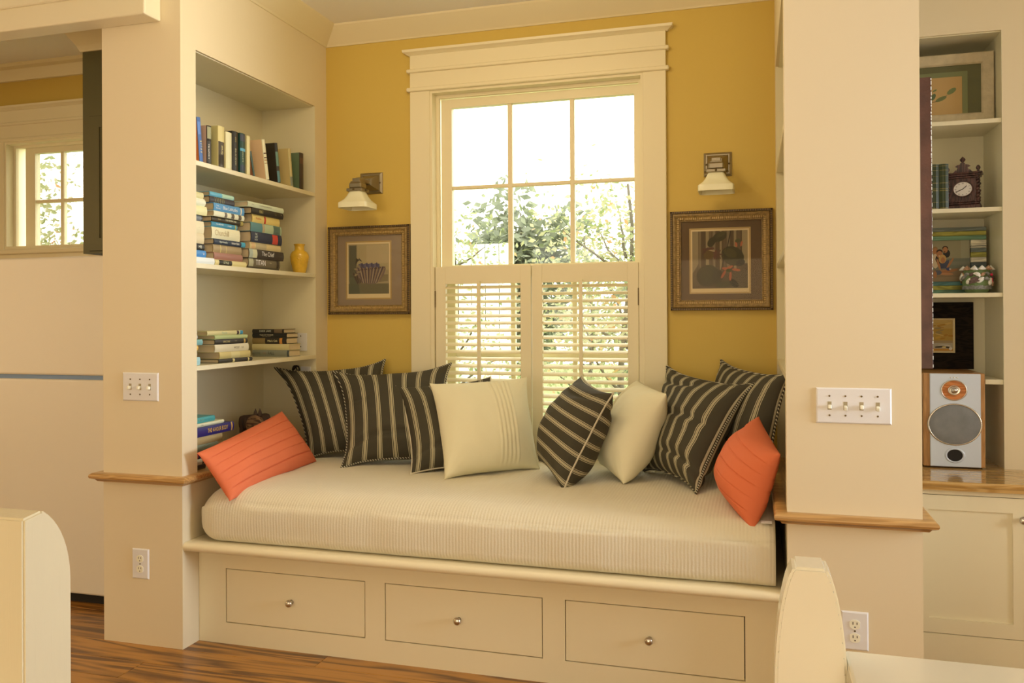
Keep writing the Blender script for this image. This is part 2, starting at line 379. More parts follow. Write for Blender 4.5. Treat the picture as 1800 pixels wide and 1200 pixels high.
# cafe shutters in the lower half of window_1
def shutter(x0, x1, label, hinge_right):
    z0, z1 = 0.64, 1.5405; y0, y1 = YB-0.012, YB+0.014
    t = thing('cafe_shutter', label, 'shutter', (x0, YB, z0), group='cafe shutters of the main window')
    a, b = x0+0.055, x1-0.055
    if hinge_right: a, b = x0+0.052, x1-0.053
    lz0, lz1 = 0.71, 1.4535
    for s, e in ((x0+0.0015, a), (b, x1-0.0015)): obj('stile', B((s, e, y0, y1, z0, z1), bev=0.0015), M['cream'], t)
    obj('rail', B((a, b, y0+0.001, y1-0.001, lz1, z1), bev=0.001), M['cream'], t)
    obj('rail', B((a, b, y0+0.001, y1-0.001, z0, lz0), bev=0.001), M['cream'], t)
    n = 21; p = (lz1-lz0)/n; th = math.radians(20); me = None
    for i in range(n):
        z = lz0+p*(i+0.5)
        if me is None:
            bm = bmesh.new(); pts = [(0.0225*math.cos(k*PI/6)*1.0, 0.0038*math.sin(k*PI/6)) for k in range(12)]
            u = [bm.verts.new((a+0.001, q[0]*math.cos(th)-q[1]*math.sin(th), q[0]*math.sin(th)+q[1]*math.cos(th))) for q in pts]
            v = [bm.verts.new((b-0.001, c.co.y, c.co.z)) for c in u]
            bm.faces.new(u); bm.faces.new(v[::-1])
            for k in range(12): bm.faces.new((u[k], v[k], v[(k+1) % 12], u[(k+1) % 12]))
            bmesh.ops.recalc_face_normals(bm, faces=bm.faces)
            me = bpy.data.meshes.new('slat'); bm.to_mesh(me); bm.free(); me.materials.append(M['cream'])
        o = bpy.data.objects.new('slat', me); COL.objects.link(o); o.parent = t
        o.location = (-x0, 0.001, z-z0)
    xm = (a+b)/2-0.012
    obj('tilt_rod', B((xm-0.0085, xm+0.0085, YB-0.040, YB-0.026, lz0+0.02, lz1+0.012), bev=0.002), M['cream'], t)
    hx = x1 if hinge_right else x0
    for z in (1.38, 0.8): obj('hinge', lathe([(0.0045, -0.04), (0.0045, 0.04)], 8, (hx, y0-0.003, z)), M['screw'], t)
shutter(-1.537, -1.0385, 'cream louvred shutter on the left half of the window', False)
shutter(-1.0365, -0.5180, 'cream louvred shutter on the right half with a hinge on its right edge', True)
struct('trim_6', B((-1.564, -1.5385, YB-0.02, YB+0.02, 0.64, 1.541), (-0.5165, -0.487, YB-0.02, YB+0.02, 0.64, 1.541)), M['cream'])

# ------------------------------------------------------------------ built-in bookcases
def bookcase(side, label):
    if side < 0: xb, xf, sx = -2.462, XL, 1
    else: xb, xf, sx = 0.405, XR, -1
    t = thing('built_in_bookcase', label, 'bookcase', (xf, (YO1+YO2)/2, ZR0))
    def bx(xa, xb_, *r, **k):
        return B((min(xa, xb_), max(xa, xb_)) + r, **k)
    obj('back_panel', bx(xb, xb+sx*0.008, YO1, YO2, ZR0, ZO), M['shelf_paint'], t)
    obj('side_panel', bx(xb+sx*0.008, xf, YO1, YO1+0.0015, ZR0, ZO), M['shelf_paint'], t)
    obj('side_panel', bx(xb+sx*0.008, xf, YO2-0.0015, YO2, ZR0, ZO), M['shelf_paint'], t)
    obj('top_panel', bx(xb+sx*0.008, xf-sx*0.012, YO1+.0015, YO2-.0015, ZO-0.004, ZO), M['shelf_paint'], t)
    obj('bottom_board', bx(xb+sx*0.008, xf+sx*0.001, YO1+.0015, YO2-.0015, ZR0-0.018, ZR0), M['raily'], t)
    for z in (1.0998, 1.5128, 1.926):
        obj('shelf', bx(xb+sx*0.008, xf-sx*0.001, YO1+.0015, YO2-.0015, z-0.020, z, bev=0.0015), M['shelf_paint'], t)
    return t
bookcase(-1, 'built-in cream bookcase recessed in the left wall of the window nook')
bookcase(1, 'built-in cream bookcase in the right wall, mostly hidden by the wide right pillar')

# ------------------------------------------------------------------ window seat
def knob(x, y, z, parent, r=0.0145):
    return obj('knob', lathe([(0.0001, 0.030), (r*0.6, 0.029), (r*0.92, 0.025), (r, 0.020), (r*0.85, 0.015), (r*0.45, 0.011), (r*0.42, 0.004), (r*0.6, 0.0), (0.0001, 0.0)], 16, (x, y, z), False, '-Y'), M['steel'], parent, smooth=True)
seat = thing('window_seat', 'built-in cream window seat base with three drawers under the mattress', 'bench', (-1.03, YS, 0))
DR = [(-2.0183, -1.4163), (-1.3298, -0.7278), (-0.6413, -0.0393)]; DZ = (0.0866, 0.2954)
holes = [(a-0.003, b+0.003, 0, 9, DZ[0]-0.003, DZ[1]+0.003) for a, b in DR]
obj('front_frame', solid((XL+0.001, XR-0.001, YS, YS+0.022, 0.0, 0.380), holes), M['cream'], seat)
obj('inner_backing', B((XL+0.02, XR-0.02, YS+0.03, YS+0.034, 0.03, 0.37)), M['dark_gap'], seat)
for a, b in DR:
    d = obj('drawer', B((a, b, YS+0.0005, YS+0.028, DZ[0], DZ[1]), bev=0.001), M['cream'], seat)
    knob((a+b)/2-0.01, YS, (DZ[0]+DZ[1])/2, d)
obj('seat_board', B((XL+0.001, XR-0.001, YS-0.02, YB-0.001, 0.381, 0.4150)), M['cream'], seat)
np_ = [(0, 0.381)] + [(0.062+0.017*math.cos(t), 0.398+0.017*math.sin(t)) for t in [-PI/2+PI*k/8 for k in range(9)]] + [(0, 0.415)]
obj('nosing', sweep([(XL+0.001, YS-0.02), (XR-0.001, YS-0.02)], np_, side=-1), M['cream'], seat, smooth='auto')

# mattress and coverlet
mt = thing('mattress', 'dark mattress under the white coverlet, its edge beside the right pillar', 'mattress', (-1.0, 3.3, 0.415))
obj('body', B((-2.07, 0.035, 2.86, 3.84, 0.4155, 0.585), bev=0.03, seg=3), M['dark_gap'], mt)
def coverlet():
    bm = bmesh.new(); x0, x1, y0, y1, z0, z1 = -2.118, 0.060, 2.775, 3.868, 0.4155, 0.620
    nx, ny = 90, 44; r = 0.088
    # path over back, top, front and under the front edge: profile in (y,z)
    prof = [(y1, z0+0.02), (y1, z0+0.1)]
    for k in range(7): a = k/6*PI/2; prof.append((y1-0.06+0.06*math.cos(a), z1-0.06+0.06*math.sin(a)))
    for k in range(1, 24): prof.append((y1-0.06-(y1-0.06-y0-0.10)*k/24, z1))
    for k in range(11): a = PI/2+k/10*PI/2; prof.append((y0+0.10+0.10*math.cos(a), z1-0.085+0.085*math.sin(a)))
    prof += [(y0-0.002, z0+0.10), (y0-0.002, z0+0.08)]
    for k in range(7): a = PI+k/6*PI/2; prof.append((y0+0.045+0.047*math.cos(a), z0+0.042+0.042*math.sin(a)))
    cols = []
    xs = [0, 0.004, 0.012, 0.024, 0.04, 0.058, 0.078, 0.1] + [0.1+(x1-x0-0.1)*k/70 for k in range(1, 71)]
    for x in xs:
        rr = 1.0
        d = 0.0
        if x < 0.1: d = 0.088*(1-math.sqrt(max(0, 1-((0.1-x)/0.1)**2)))
        col = []
        for (yy, zz) in prof:
            cz = (z0+z1)/2; cy = (y0+y1)/2
            sz = (zz-cz)/((z1-z0)/2)
            nz = cz+(zz-cz)*(1-d/((z1-z0)/2)*0.95) if True else zz
            ny_ = cy+(yy-cy)*(1-d*0.75/((y1-y0)/2))
            wob = 0.0045*noise.noise(Vector((x*5, yy*7, zz*9)))+0.002*noise.noise(Vector((x*16, yy*16, zz*16)))
            droop = 0.004*math.sin(x*2.3+1)
            if zz > z0+0.15: nz += wob+droop-0.010*max(0, (2.98-yy))/0.2
            else: ny_ += wob*1.2
            col.append(bm.verts.new((x0+x, ny_, nz)))
        cols.append(col)
    for a, b in zip(cols, cols[1:]):
        for k in range(len(prof)-1): bm.faces.new((a[k], a[k+1], b[k+1], b[k]))
    bm.faces.new(cols[0])
    bmesh.ops.recalc_face_normals(bm, faces=bm.faces)
    return bm
cm = mat('cotton_coverlet', ph(202, 173, 121), 0.85)
nt = cm.node_tree; b_ = nt.nodes['Principled BSDF']; b_.inputs['Sheen Weight'].default_value = 0.2
tc = nt.nodes.new('ShaderNodeTexCoord'); wv = nt.nodes.new('ShaderNodeTexWave'); wv.bands_direction = 'X'; wv.inputs['Scale'].default_value = 26; wv.inputs['Distortion'].default_value = 1.2; wv.inputs['Detail'].default_value = 2
nz_ = nt.nodes.new('ShaderNodeTexNoise'); nz_.inputs['Scale'].default_value = 160
nt.links.new(tc.outputs['Object'], wv.inputs['Vector']); nt.links.new(tc.outputs['Object'], nz_.inputs['Vector'])
ad = nt.nodes.new('ShaderNodeMath'); ad.operation = 'ADD'; nt.links.new(wv.outputs['Fac'], ad.inputs[0]); nt.links.new(nz_.outputs['Fac'], ad.inputs[1])
bp = nt.nodes.new('ShaderNodeBump'); bp.inputs['Strength'].default_value = 0.22; bp.inputs['Distance'].default_value = 0.003
nt.links.new(ad.outputs[0], bp.inputs['Height']); nt.links.new(bp.outputs['Normal'], b_.inputs['Normal'])
cv = obj('coverlet', coverlet(), cm, smooth=True)
tag(cv, 'white ribbed cotton coverlet spread over the window seat mattress', 'coverlet')
sd = cv.modifiers.new('cloth_thickness', 'SOLIDIFY'); sd.thickness = 0.006; sd.offset = -1

# ------------------------------------------------------------------ cushions
def stripes(name, along):
    m = mat(name, ph(60, 49, 28, .85), 0.85); nt = m.node_tree; b = nt.nodes['Principled BSDF']; N = nt.nodes.new; K = nt.links.new
    tc = N('ShaderNodeTexCoord'); sp = N('ShaderNodeSeparateXYZ'); K(tc.outputs['UV'], sp.inputs[0])
    mu = N('ShaderNodeMath'); mu.operation = 'MULTIPLY'; mu.inputs[1].default_value = 7.4; K(sp.outputs[along], mu.inputs[0])
    fr = N('ShaderNodeMath'); fr.operation = 'FRACT'; K(mu.outputs[0], fr.inputs[0])
    r = N('ShaderNodeValToRGB'); r.color_ramp.interpolation = 'CONSTANT'
    dk, lt, md = ph(60, 49, 28, .85), ph(178, 152, 100, .85), ph(154, 128, 80, .85)
    st = [(0, dk), (.325, lt), (.365, dk), (.42, lt), (.455, md), (.52, lt), (.555, dk), (.61, lt), (.65, dk)]
    e = r.color_ramp.elements; e[0].position = 0; e[0].color = dk; e[1].position = st[1][0]; e[1].color = st[1][1]
    for p, c in st[2:]: q = e.new(p); q.color = c
    K(fr.outputs[0], r.inputs['Fac'])
    n = N('ShaderNodeTexNoise'); n.inputs['Scale'].default_value = 350; K(tc.outputs['Object'], n.inputs['Vector'])
    K(r.outputs['Color'], b.inputs['Base Color'])
    bp = N('ShaderNodeBump'); bp.inputs['Strength'].default_value = 0.15; bp.inputs['Distance'].default_value = 0.002
    K(n.outputs['Fac'], bp.inputs['Height']); K(bp.outputs['Normal'], b.inputs['Normal'])
    return m
M['strU'] = stripes('striped_ticking', 'X'); M['strV'] = stripes('striped_ticking_across', 'Y')
M['cord'] = mat('twisted_cord', ph(60, 50, 32, .75), 0.8)
def cordmat():
    m = M['cord']; nt = m.node_tree; b = nt.nodes['Principled BSDF']; N = nt.nodes.new
    tc = N('ShaderNodeTexCoord'); w = N('ShaderNodeTexWave'); w.inputs['Scale'].default_value = 38; w.bands_direction = 'DIAGONAL'
    nt.links.new(tc.outputs['Object'], w.inputs['Vector']); r = N('ShaderNodeValToRGB'); r.color_ramp.interpolation = 'CONSTANT'
    e = r.color_ramp.elements; e[0].color = ph(48, 40, 26, .75); e[1].position = 0.62; e[1].color = ph(170, 146, 100, .75)
    nt.links.new(w.outputs['Fac'], r.inputs['Fac']); nt.links.new(r.outputs['Color'], b.inputs['Base Color'])
cordmat()
M['creamcloth'] = mat('cream_linen', ph(212, 184, 126, .82), 0.85, bump=0.12, bscale=260)
M['orange'] = mat('coral_cotton', ph(212, 98, 48, .9), 0.8, bump=0.12, bscale=220)
M['tagcloth'] = mat('white_label_cloth', ph(230, 214, 190), 0.8)
M['cord2'] = mat('piping_cloth', ph(176, 150, 104, .75), 0.8)
def cushion(label, BL, BR, TR, TL, T, m, sag=0.07, group=None, style=None, piping=None, N=30, seed=0, pr=0.0048, back=None, ext=1.03, crease=None):
    BL, BR, TR, TL = map(Vector, (BL, BR, TR, TL)); c = (BL+BR+TR+TL)/4
    BL, BR, TR, TL = (c+(q_-c)*ext for q_ in (BL, BR, TR, TL))
    t = thing('throw_cushion', label, 'cushion', c, group=group)
    u = ((BR-BL)+(TR-TL)).normalized(); v = ((TL-BL)+(TR-BR)).normalized(); n = u.cross(v).normalized()
    bm = bmesh.new(); uvl = bm.loops.layers.uv.new('UVMap')
    Nu = Nv = N
    if style and style[0] == 'pleats': Nu = 110
    if style and style[0] == 'tucks': Nv = 150
    def par(k, n_): 
        x = -1+2*k/n_
        return math.sin(x*PI/2)*0.55+x*0.45
    def base(s, q):
        s2 = s*(1-sag*(1-abs(q)**2.9)); q2 = q*(1-sag*(1-abs(s)**2.9))
        a, b = (s2+1)/2, (q2+1)/2
        return BL*(1-a)*(1-b)+BR*a*(1-b)+TR*a*b+TL*(1-a)*b
    grid = {}
    for sd in (1, -1):
        for i in range(Nu+1):
            for j in range(Nv+1):
                edge = i in (0, Nu) or j in (0, Nv)
                if edge and sd == -1: grid[(sd, i, j)] = grid[(1, i, j)]; continue
                s, q = par(i, Nu), par(j, Nv)
                p = base(s, q)
                if not edge:
                    aa, bb = 1-abs(s)**2.3, 1-abs(q)**2.3
                    h = T*(aa*bb)**0.52*(1-0.16*q)
                    if sd == -1 and back: h *= back
                    w = 0.010*noise.noise(p*7+Vector((seed*3.1, 0, sd*5)))*min(1, aa*bb*3)+0.005*noise.noise(p*17+Vector((0, seed, sd)))*min(1, aa*bb*4)
                    # gathers radiating from the corners
                    w += 0.004*math.sin(14*math.atan2(abs(q)-1.05, abs(s)-1.05)*1.3+seed)*max(0, (abs(s)*abs(q)-0.35))*1.4*min(1, aa*bb*9)
                    if sd == 1 and style and style[0] == 'pleats':
                        f = (s+1)/2
                        for k in range(5):
                            d = (f-(style[1]+style[2]*k))/0.013
                            if abs(d) < 1: w += 0.0055*math.cos(d*PI/2)*min(1, aa*bb*5)
                    if crease:
                        for (cs0, cs1, cq, dep) in crease:
                            k_ = max(0, min(1, (s-cs0)/.25))*max(0, min(1, (cs1-s)/.25))
                            cq_ = cq+.05*math.sin(s*3+seed)
                            w += k_*dep*(-math.exp(-((q-cq_)/.045)**2)+.45*math.exp(-((q-cq_+.13)/.09)**2)+.35*math.exp(-((q-cq_-.13)/.09)**2))
                    if style and style[0] == 'tucks':
                        for tq in style[1]:
                            d = (q-tq)/0.026
                            if 0 <= d < 1.4: w -= 0.0075*(1-d/1.4)*min(1, aa*bb*5)
                        for ts in (-0.78, 0.78):
                            d = abs(s-ts)/0.05
                            if d < 1: w -= 0.002*(1-d)*min(1, aa*bb*5)
                    p = p+n*sd*(h+w)
                else:
                    p = p+n*0.004*noise.noise(p*11+Vector((seed, 2, 0)))
                grid[(sd, i, j)] = bm.verts.new(p)
    for sd in (1, -1):
        for i in range(Nu):
            for j in range(Nv):
                ids = ((i, j), (i+1, j), (i+1, j+1), (i, j+1))
                vs_ = [grid[(sd,)+k] for k in ids]
                if sd == -1: vs_ = vs_[::-1]; ids = ids[::-1]
                f = bm.faces.new(vs_)
                for l, k in zip(f.loops, ids): l[uvl].uv = ((par(k[0], Nu)+1)/2, (par(k[1], Nv)+1)/2)
    border = [grid[(1, i, 0)].co.copy() for i in range(Nu)]+[grid[(1, Nu, j)].co.copy() for j in range(Nv)] + \
             [grid[(1, Nu-i, Nv)].co.copy() for i in range(Nu)]+[grid[(1, 0, Nv-j)].co.copy() for j in range(Nv)]
    obj('cover', bm, m, t, smooth=True)
    if piping: obj('piping', tube(border, pr, 6, True), piping, t, smooth=True)
    return t
G1 = 'brown and tan striped cushions on the window seat'
cushion('brown striped cushion at the far left, in the corner beside the bookcase', (-2.03, 3.49, .625), (-1.62, 3.66, .625), (-1.800, 3.845, 1.07), (-2.30, 3.655, 1.035), 0.105, M['strU'], 0.175, G1, None, M['cord'], seed=1, N=44, crease=[(-1, .1, .35, .008)])
cushion('brown striped cushion with cord trim, second of the left-hand row', (-1.765, 3.335, .625), (-1.30, 3.54, .625), (-1.425, 3.79, 1.058), (-1.955, 3.62, 1.022), 0.105, M['strU'], 0.165, G1, None, M['cord'], seed=2, N=44, crease=[(-1.1, .5, -.66, .016), (-1.1, -.3, .25, .012)])
cushion('brown striped cushion with tan piping, directly left of the pleated cream cushion', (-1.41, 3.285, .625), (-1.02, 3.50, .625), (-1.225, 3.80, 0.995), (-1.60, 3.56, 0.963), 0.095, M['strU'], 0.115, G1, None, M['cord2'], seed=3, pr=0.004, N=44, crease=[(-1.1, .2, -.72, .013)])
G2 = 'cream pleated cushions on the window seat'
cushion('cream cushion with five vertical pleats, front of the left-hand row', (-1.228, 3.21, .625), (-.915, 3.53, .625), (-1.022, 3.72, 1.003), (-1.395, 3.47, .988), 0.105, M['creamcloth'], 0.075, G2, ('pleats', 0.56, 0.047), None, seed=4)
cushion('narrow brown striped cushion standing on its corner right of the window centre', (-.895, 3.48, .665), (-.725, 3.185, .610), (-.553, 3.33, .975), (-.738, 3.62, 1.020), 0.125, M['strV'], 0.10, G1, None, M['cord2'], seed=5, pr=0.004, N=44, crease=[(-.6, .9, .68, .014)])
cushion('cream cushion turned sideways between two striped cushions on the right', (-.66, 3.62, .640), (-.505, 3.30, .620), (-.345, 3.42, .972), (-.512, 3.76, 1.000), 0.110, M['creamcloth'], 0.025, G2, ('pleats', 0.10, 0.055), None, seed=6, ext=1.0)
cushion('large brown striped cushion leaning right of the sideways cream cushion', (-.46, 3.60, .625), (-.2185, 3.215, .625), (-.012, 3.46, 1.012), (-.376, 3.75, 1.060), 0.105, M['strU'], 0.14, G1, None, M['cord'], seed=7, N=44, crease=[(-.8, .9, .05, .011), (-.2, 1.1, -.7, .014), (-1, .2, .74, .014)])
cushion('brown striped cushion in the far right corner behind the coral cushion', (-.26, 3.76, .63), (.045, 3.36, .63), (.125, 3.36, 1.06), (-.140, 3.80, 1.085), 0.10, M['strU'], 0.12, G1, None, M['cord'], seed=8, back=0.5)
G3 = 'coral cushions at the ends of the window seat'
TQ = (-0.68, -0.36, -0.04, 0.28, 0.6)
cushion('coral cushion leaning at the left end below the bookshelves', (-1.945, 2.765, .590), (-1.955, 3.43, .628), (-2.125, 3.42, .850), (-2.080, 2.755, .765), 0.075, M['orange'], 0.05, G3, ('tucks', TQ), None, seed=9, back=0.8)
c = cushion('coral cushion seen end-on against the right pillar', (-.105, 3.25, .630), (-.008, 2.83, .592), (.078, 2.90, .826), (.012, 3.30, .900), 0.125, M['orange'], 0.05, G3, ('tucks', TQ), None, seed=10, back=0.35)
obj('care_tag', B((0.016, 0.05, 2.83, 2.862, 0.612, 0.6135)), M['tagcloth'], c, label='white care tag')

# ------------------------------------------------------------------ wall sconces
def sconce(x, label):
    t = thing('wall_sconce', label, 'sconce', (x, YB, 1.98), group='wall sconces beside the main window')
    bm = bmesh.new(); rs = []
    for hw, hh, yo in ((.062, .054, 0), (.062, .054, -.006), (.052, .045, -.013), (.047, .040, -.013), (.024, .020, -.052), (.020, .017, -.056)):
        rs.append([bm.verts.new((x+a*hw, YB+yo, 1.978+b*hh)) for a, b in ((-1, -1), (1, -1), (1, 1), (-1, 1))])
    for a, b in zip(rs, rs[1:]):
        for k in range(4): bm.faces.new((a[k], a[(k+1) % 4], b[(k+1) % 4], b[k]))
    bm.faces.new(rs[-1]); bmesh.ops.recalc_face_normals(bm, faces=bm.faces)
    obj('backplate', bm, M['pewter'], t)
    for dx in (-.050, .050): obj('screw', lathe([(.0001, .007), (.004, .006), (.006, .002), (.006, 0)], 10, (x+dx, YB-.008, 1.978), False, '-Y'), M['screw'], t, smooth=True)
    obj('arm', B((x-.013, x+.013, YB-.16, YB-.05, 1.966, 1.985), bev=.003), M['pewter'], t)
    yc = YB-.16
    h = join(B((x-.020, x+.020, yc-.020, yc+.020, 1.962, 1.979), bev=.002), B((x-.027, x+.027, yc-.027, yc+.027, 1.956, 1.963), bev=.002),
             B((x-.033, x+.033, yc-.033, yc+.033, 1.926, 1.957), bev=.006), B((x-.042, x+.042, yc-.042, yc+.042, 1.912, 1.927), bev=.003))
    obj('holder', h, M['pewter'], t)
    for dx, dy in ((0, -.046), (-.046, 0), (.046, 0)):
        obj('thumb_screw', lathe([(.0035, -.006), (.005, -.003), (.005, .003), (.0035, .006)], 8, (x+dx, yc+dy, 1.919), True, '-Y' if dx == 0 else 'X'), M['screw'], t, smooth=True)
    bm = bmesh.new(); rs = []
    for hw, z, e in ((.034, 1.913, 5), (.038, 1.905, 5), (.045, 1.890, 5), (.056, 1.872, 6), (.070, 1.860, 7), (.076, 1.855, 8), (.077, 1.850, 8), (.077, 1.829, 8), (.074, 1.829, 8), (.073, 1.851, 8), (.054, 1.869, 6), (.042, 1.888, 5), (.034, 1.905, 5)):
        ring = []
        for k in range(40):
            a = 2*PI*k/40; c, s_ = math.cos(a), math.sin(a); r = hw/((abs(c)**e+abs(s_)**e)**(1/e))
            ring.append(bm.verts.new((x+r*c, yc+r*s_, z)))
        rs.append(ring)
    for a, b in zip(rs, rs[1:]):
        for k in range(40): bm.faces.new((a[k], a[(k+1) % 40], b[(k+1) % 40], b[k]))
    bmesh.ops.recalc_face_normals(bm, faces=bm.faces)
    obj('glass_shade', bm, M['shade'], t, smooth='auto')
sconce(-1.8875, 'pewter wall sconce with frosted square glass shade left of the window')
sconce(-0.157, 'pewter wall sconce with frosted square glass shade right of the window')

# ------------------------------------------------------------------ framed prints on the ochre wall
M['gilt'] = mat('aged_gilt_wood', ph(118, 84, 34, .7), 0.45, bump=0.4, bscale=240, var=0.35, vscale=90)
M['gilt_dark'] = mat('dark_gilt', ph(66, 44, 20, .7), 0.5)
M['gilt_light'] = mat('rubbed_gilt', ph(160, 118, 54, .7), 0.4)
def ornate(label, x0, x1, z0, z1, matcol, px, shapes, glass=True):
    t = thing('framed_print', label, 'picture', ((x0+x1)/2, YB, z0), group=None)
    bm = bmesh.new()
    ring_frame(bm, x0, x1, z0, z1, [(0, -.001), (0, -.020), (.004, -.024), (.010, -.024), (.012, -.021), (.015, -.029), (.021, -.031), (.027, -.028), (.031, -.022), (.041, -.017), (.044, -.019), (.048, -.018), (.049, -.010), (.049, -.001)], YB)
    obj('frame', bm, M['gilt'], t, smooth='auto')
    bm = bmesh.new(); bc = bmesh.new()
    W, H = x1-x0, z1-z0; cx, cz = (x0+x1)/2, (z0+z1)/2
    for horiz in (True, False):
        n = int((W if horiz else H)/.0105)
        for k in range(n):
            f = (k+.5)/n
            for sgn in (-1, 1):
                c = (x0+W*f, cz+sgn*(H/2-.0065)) if horiz else (cx+sgn*(W/2-.0065), z0+H*f)
                hx, hz = (.0032, .0042) if horiz else (.0042, .0032)
                addbox(bm, c[0]-hx, c[0]+hx, YB-.0275, YB-.022, c[1]-hz, c[1]+hz)
        n = int(((W if horiz else H)-.07)/.0085)
        for k in range(n):
            f = .035+(k+.5)*((W if horiz else H)-.07)/n
            big = (k % 7 == 3)
            for sgn in (-1, 1):
                c = (x0+f, cz+sgn*(H/2-.036)) if horiz else (cx+sgn*(W/2-.036), z0+f)
                a, b = (.0028 if not big else .0012), (.0050 if not big else .008)
                hx, hz = (a, b) if horiz else (b, a)
                addbox(bc, c[0]-hx, c[0]+hx, YB-.0235, YB-.014, c[1]-hz, c[1]+hz)
    obj('beading', bm, M['gilt_dark'], t, kind='stuff'); obj('carving', bc, M['gilt_light'], t, kind='stuff')
    i = .049
    obj('mat_board', B((x0+i-.003, x1-i+.003, YB-.0085, YB-.003, z0+i-.003, z1-i+.003)), mat('mat_board', matcol, .8), t)
    bm = bmesh.new(); ring_frame(bm, px[0]-.007, px[1]+.007, px[2]-.007, px[3]+.007, [(0, 0), (0, -.0015), (.007, -.0015), (.007, 0)], YB-.0085)
    obj('gilt_fillet', bm, M['gilt_light'], t)
    art('print', t, px[0], px[1], px[2], px[3], YB-.0092, shapes)
    if glass: obj('glazing', B((x0+i-.004, x1-i+.004, YB-.0135, YB-.0115, z0+i-.004, z1-i+.004)), M['picglass'], t)
RECT = [(0, 0), (1, 0), (1, 1), (0, 1)]
def rc(a, b, c, d): return [(a, c), (b, c), (b, d), (a, d)]
sh = [((226, 208, 160), RECT), ((164, 150, 112), rc(.03, .97, .075, .97)), ((178, 164, 122), rc(.24, .97, .5, .97)), ((186, 170, 130), rc(.45, .95, .62, .95)), ((100, 98, 80), rc(.05, .22, .3, .95)),
      ((116, 110, 84), rc(.03, .97, .075, .26)), ((96, 98, 76), [(.05, .08), (.3, .08), (.24, .4), (.06, .4)]), ((134, 122, 90), [(.3, .25), (.95, .3), (.95, .42), (.2, .4)])]
rnd = random.Random(3)
for k in range(9): sh.append(((84, 70, 62), ell(.2+.045*k, .40-.012*abs(k-4), .02, .13, .5-.12*k, 8)))
bowl = [(.2, .5), (.26, .38), (.36, .29), (.5, .25), (.66, .26), (.78, .32), (.86, .42), (.9, .52)]
sh.append(((128, 108, 98), bowl+[(.88, .56), (.25, .58)]))
for k in range(16):
    x = .24+.042*k; sh.append((((104, 88, 88), (164, 146, 118), (92, 78, 80), (150, 128, 100))[k % 4], [(x, .56), (x+.03, .56), (.5+(x-.5)*.55+.02, .27), (.5+(x-.5)*.55-.005, .27)]))
for k in range(13): sh.append((((92, 88, 112), (112, 102, 120), (80, 76, 98))[k % 3], ell(.28+.038*k, .575+.01*(k % 3), .026, .042, .2*(k % 3-1), 8)))
for k in range(14): sh.append(((76, 54, 54), ell(.28+.046*k, .505+.003*k, .012, .009, 0, 7)))
for k in range(7): sh.append(((76, 70, 58), [(.2+.012*k, .60+.02*k), (.22+.012*k, .60+.02*k), (.24+.02*k, .72-.01*k), (.215+.02*k, .72-.01*k)]))
for k in range(8): sh.append(((152, 138, 104), ell(.2+.03*(k % 4), .42+.05*(k//2), .035, .012, .9-.3*k, 8)))
ornate('ornate gilt framed botanical print with a grey-mauve mat, left of the window', -2.129, -1.669, 1.304, 1.760, ph(140, 108, 68, .8), (-2.026, -1.783, 1.389, 1.675), sh)
sh = [((226, 206, 158), RECT), ((92, 76, 56), rc(.025, .975, .06, .975)), ((150, 136, 104), rc(.025, .13, .3, .975)), ((156, 142, 108), rc(.88, .975, .45, .975))]
for k in range(12): sh.append((((128, 112, 84), (88, 72, 52), (150, 134, 98), (104, 88, 66))[k % 4], rc(.14+.06*k, .14+.06*k+.035+.01*(k % 3), .3, .975)))
sh += [((104, 90, 66), [(.025, .3), (.13, .45), (.2, .3), (.2, .1), (.025, .1)]), ((92, 80, 62), rc(.7, .975, .06, .35))]
G_ = (66, 62, 40)
sh += [(G_, ell(.29, .265, .2, .17, .3)), ((74, 70, 44), ell(.26, .30, .12, .12, .4)), ((58, 54, 34), ell(.46, .24, .09, .12, -.4)), (G_, ell(.72, .57, .2, .15, -.35)), ((80, 76, 48), ell(.68, .62, .12, .07, -.4)),
       ((40, 34, 26), ell(.85, .46, .08, .05, .3)), (G_, ell(.50, .88, .13, .075, .35)), ((62, 58, 38), ell(.36, .8, .09, .06, .9)), ((78, 74, 48), ell(.52, .91, .08, .035, .4)), ((70, 68, 42), ell(.58, .125, .16, .05, .1)), ((40, 38, 28), ell(.74, .14, .09, .05, -.7)),
       ((104, 84, 50), ell(.31, .6, .09, .075, .2)), ((170, 150, 110), ell(.36, .665, .07, .012, -.2)), ((96, 62, 50), ell(.3, .69, .11, .02, .1)), ((110, 70, 56), ell(.42, .6, .02, .08, -.2)), ((88, 60, 50), ell(.25, .66, .08, .018, .8))]
for a in range(7): sh.append(((98, 68, 58), ell(.46+.05*math.cos(a*.9), .6+.05*math.sin(a*.9), .045, .011, a*.9, 8)))
for (x, z, r) in ((.6, .37, -.1), (.78, .35, -.15), (.56, .28, 1.0), (.68, .25, 1.5), (.66, .385, .4)): sh.append(((176, 104, 74), ell(x, z, .075, .022, r, 10)))
sh += [((80, 84, 52), ell(.65, .34, .045, .03)), ((176, 104, 74), ell(.78, .755, .02, .05, .2)), ((176, 104, 74), ell(.87, .76, .018, .045, -.3)), ((80, 82, 54), ell(.81, .81, .05, .03, .2)), ((58, 52, 40), [(.61, .65), (.62, .65), (.7, .97), (.68, .97)]), ((58, 52, 40), [(.5, .3), (.515, .3), (.6, .6), (.59, .6)])]
ornate('ornate gilt framed botanical print with a brown mat, right of the window', -0.372, 0.081, 1.3125, 1.769, ph(98, 68, 36, .85), (-0.279, -0.0215, 1.396, 1.682), sh)

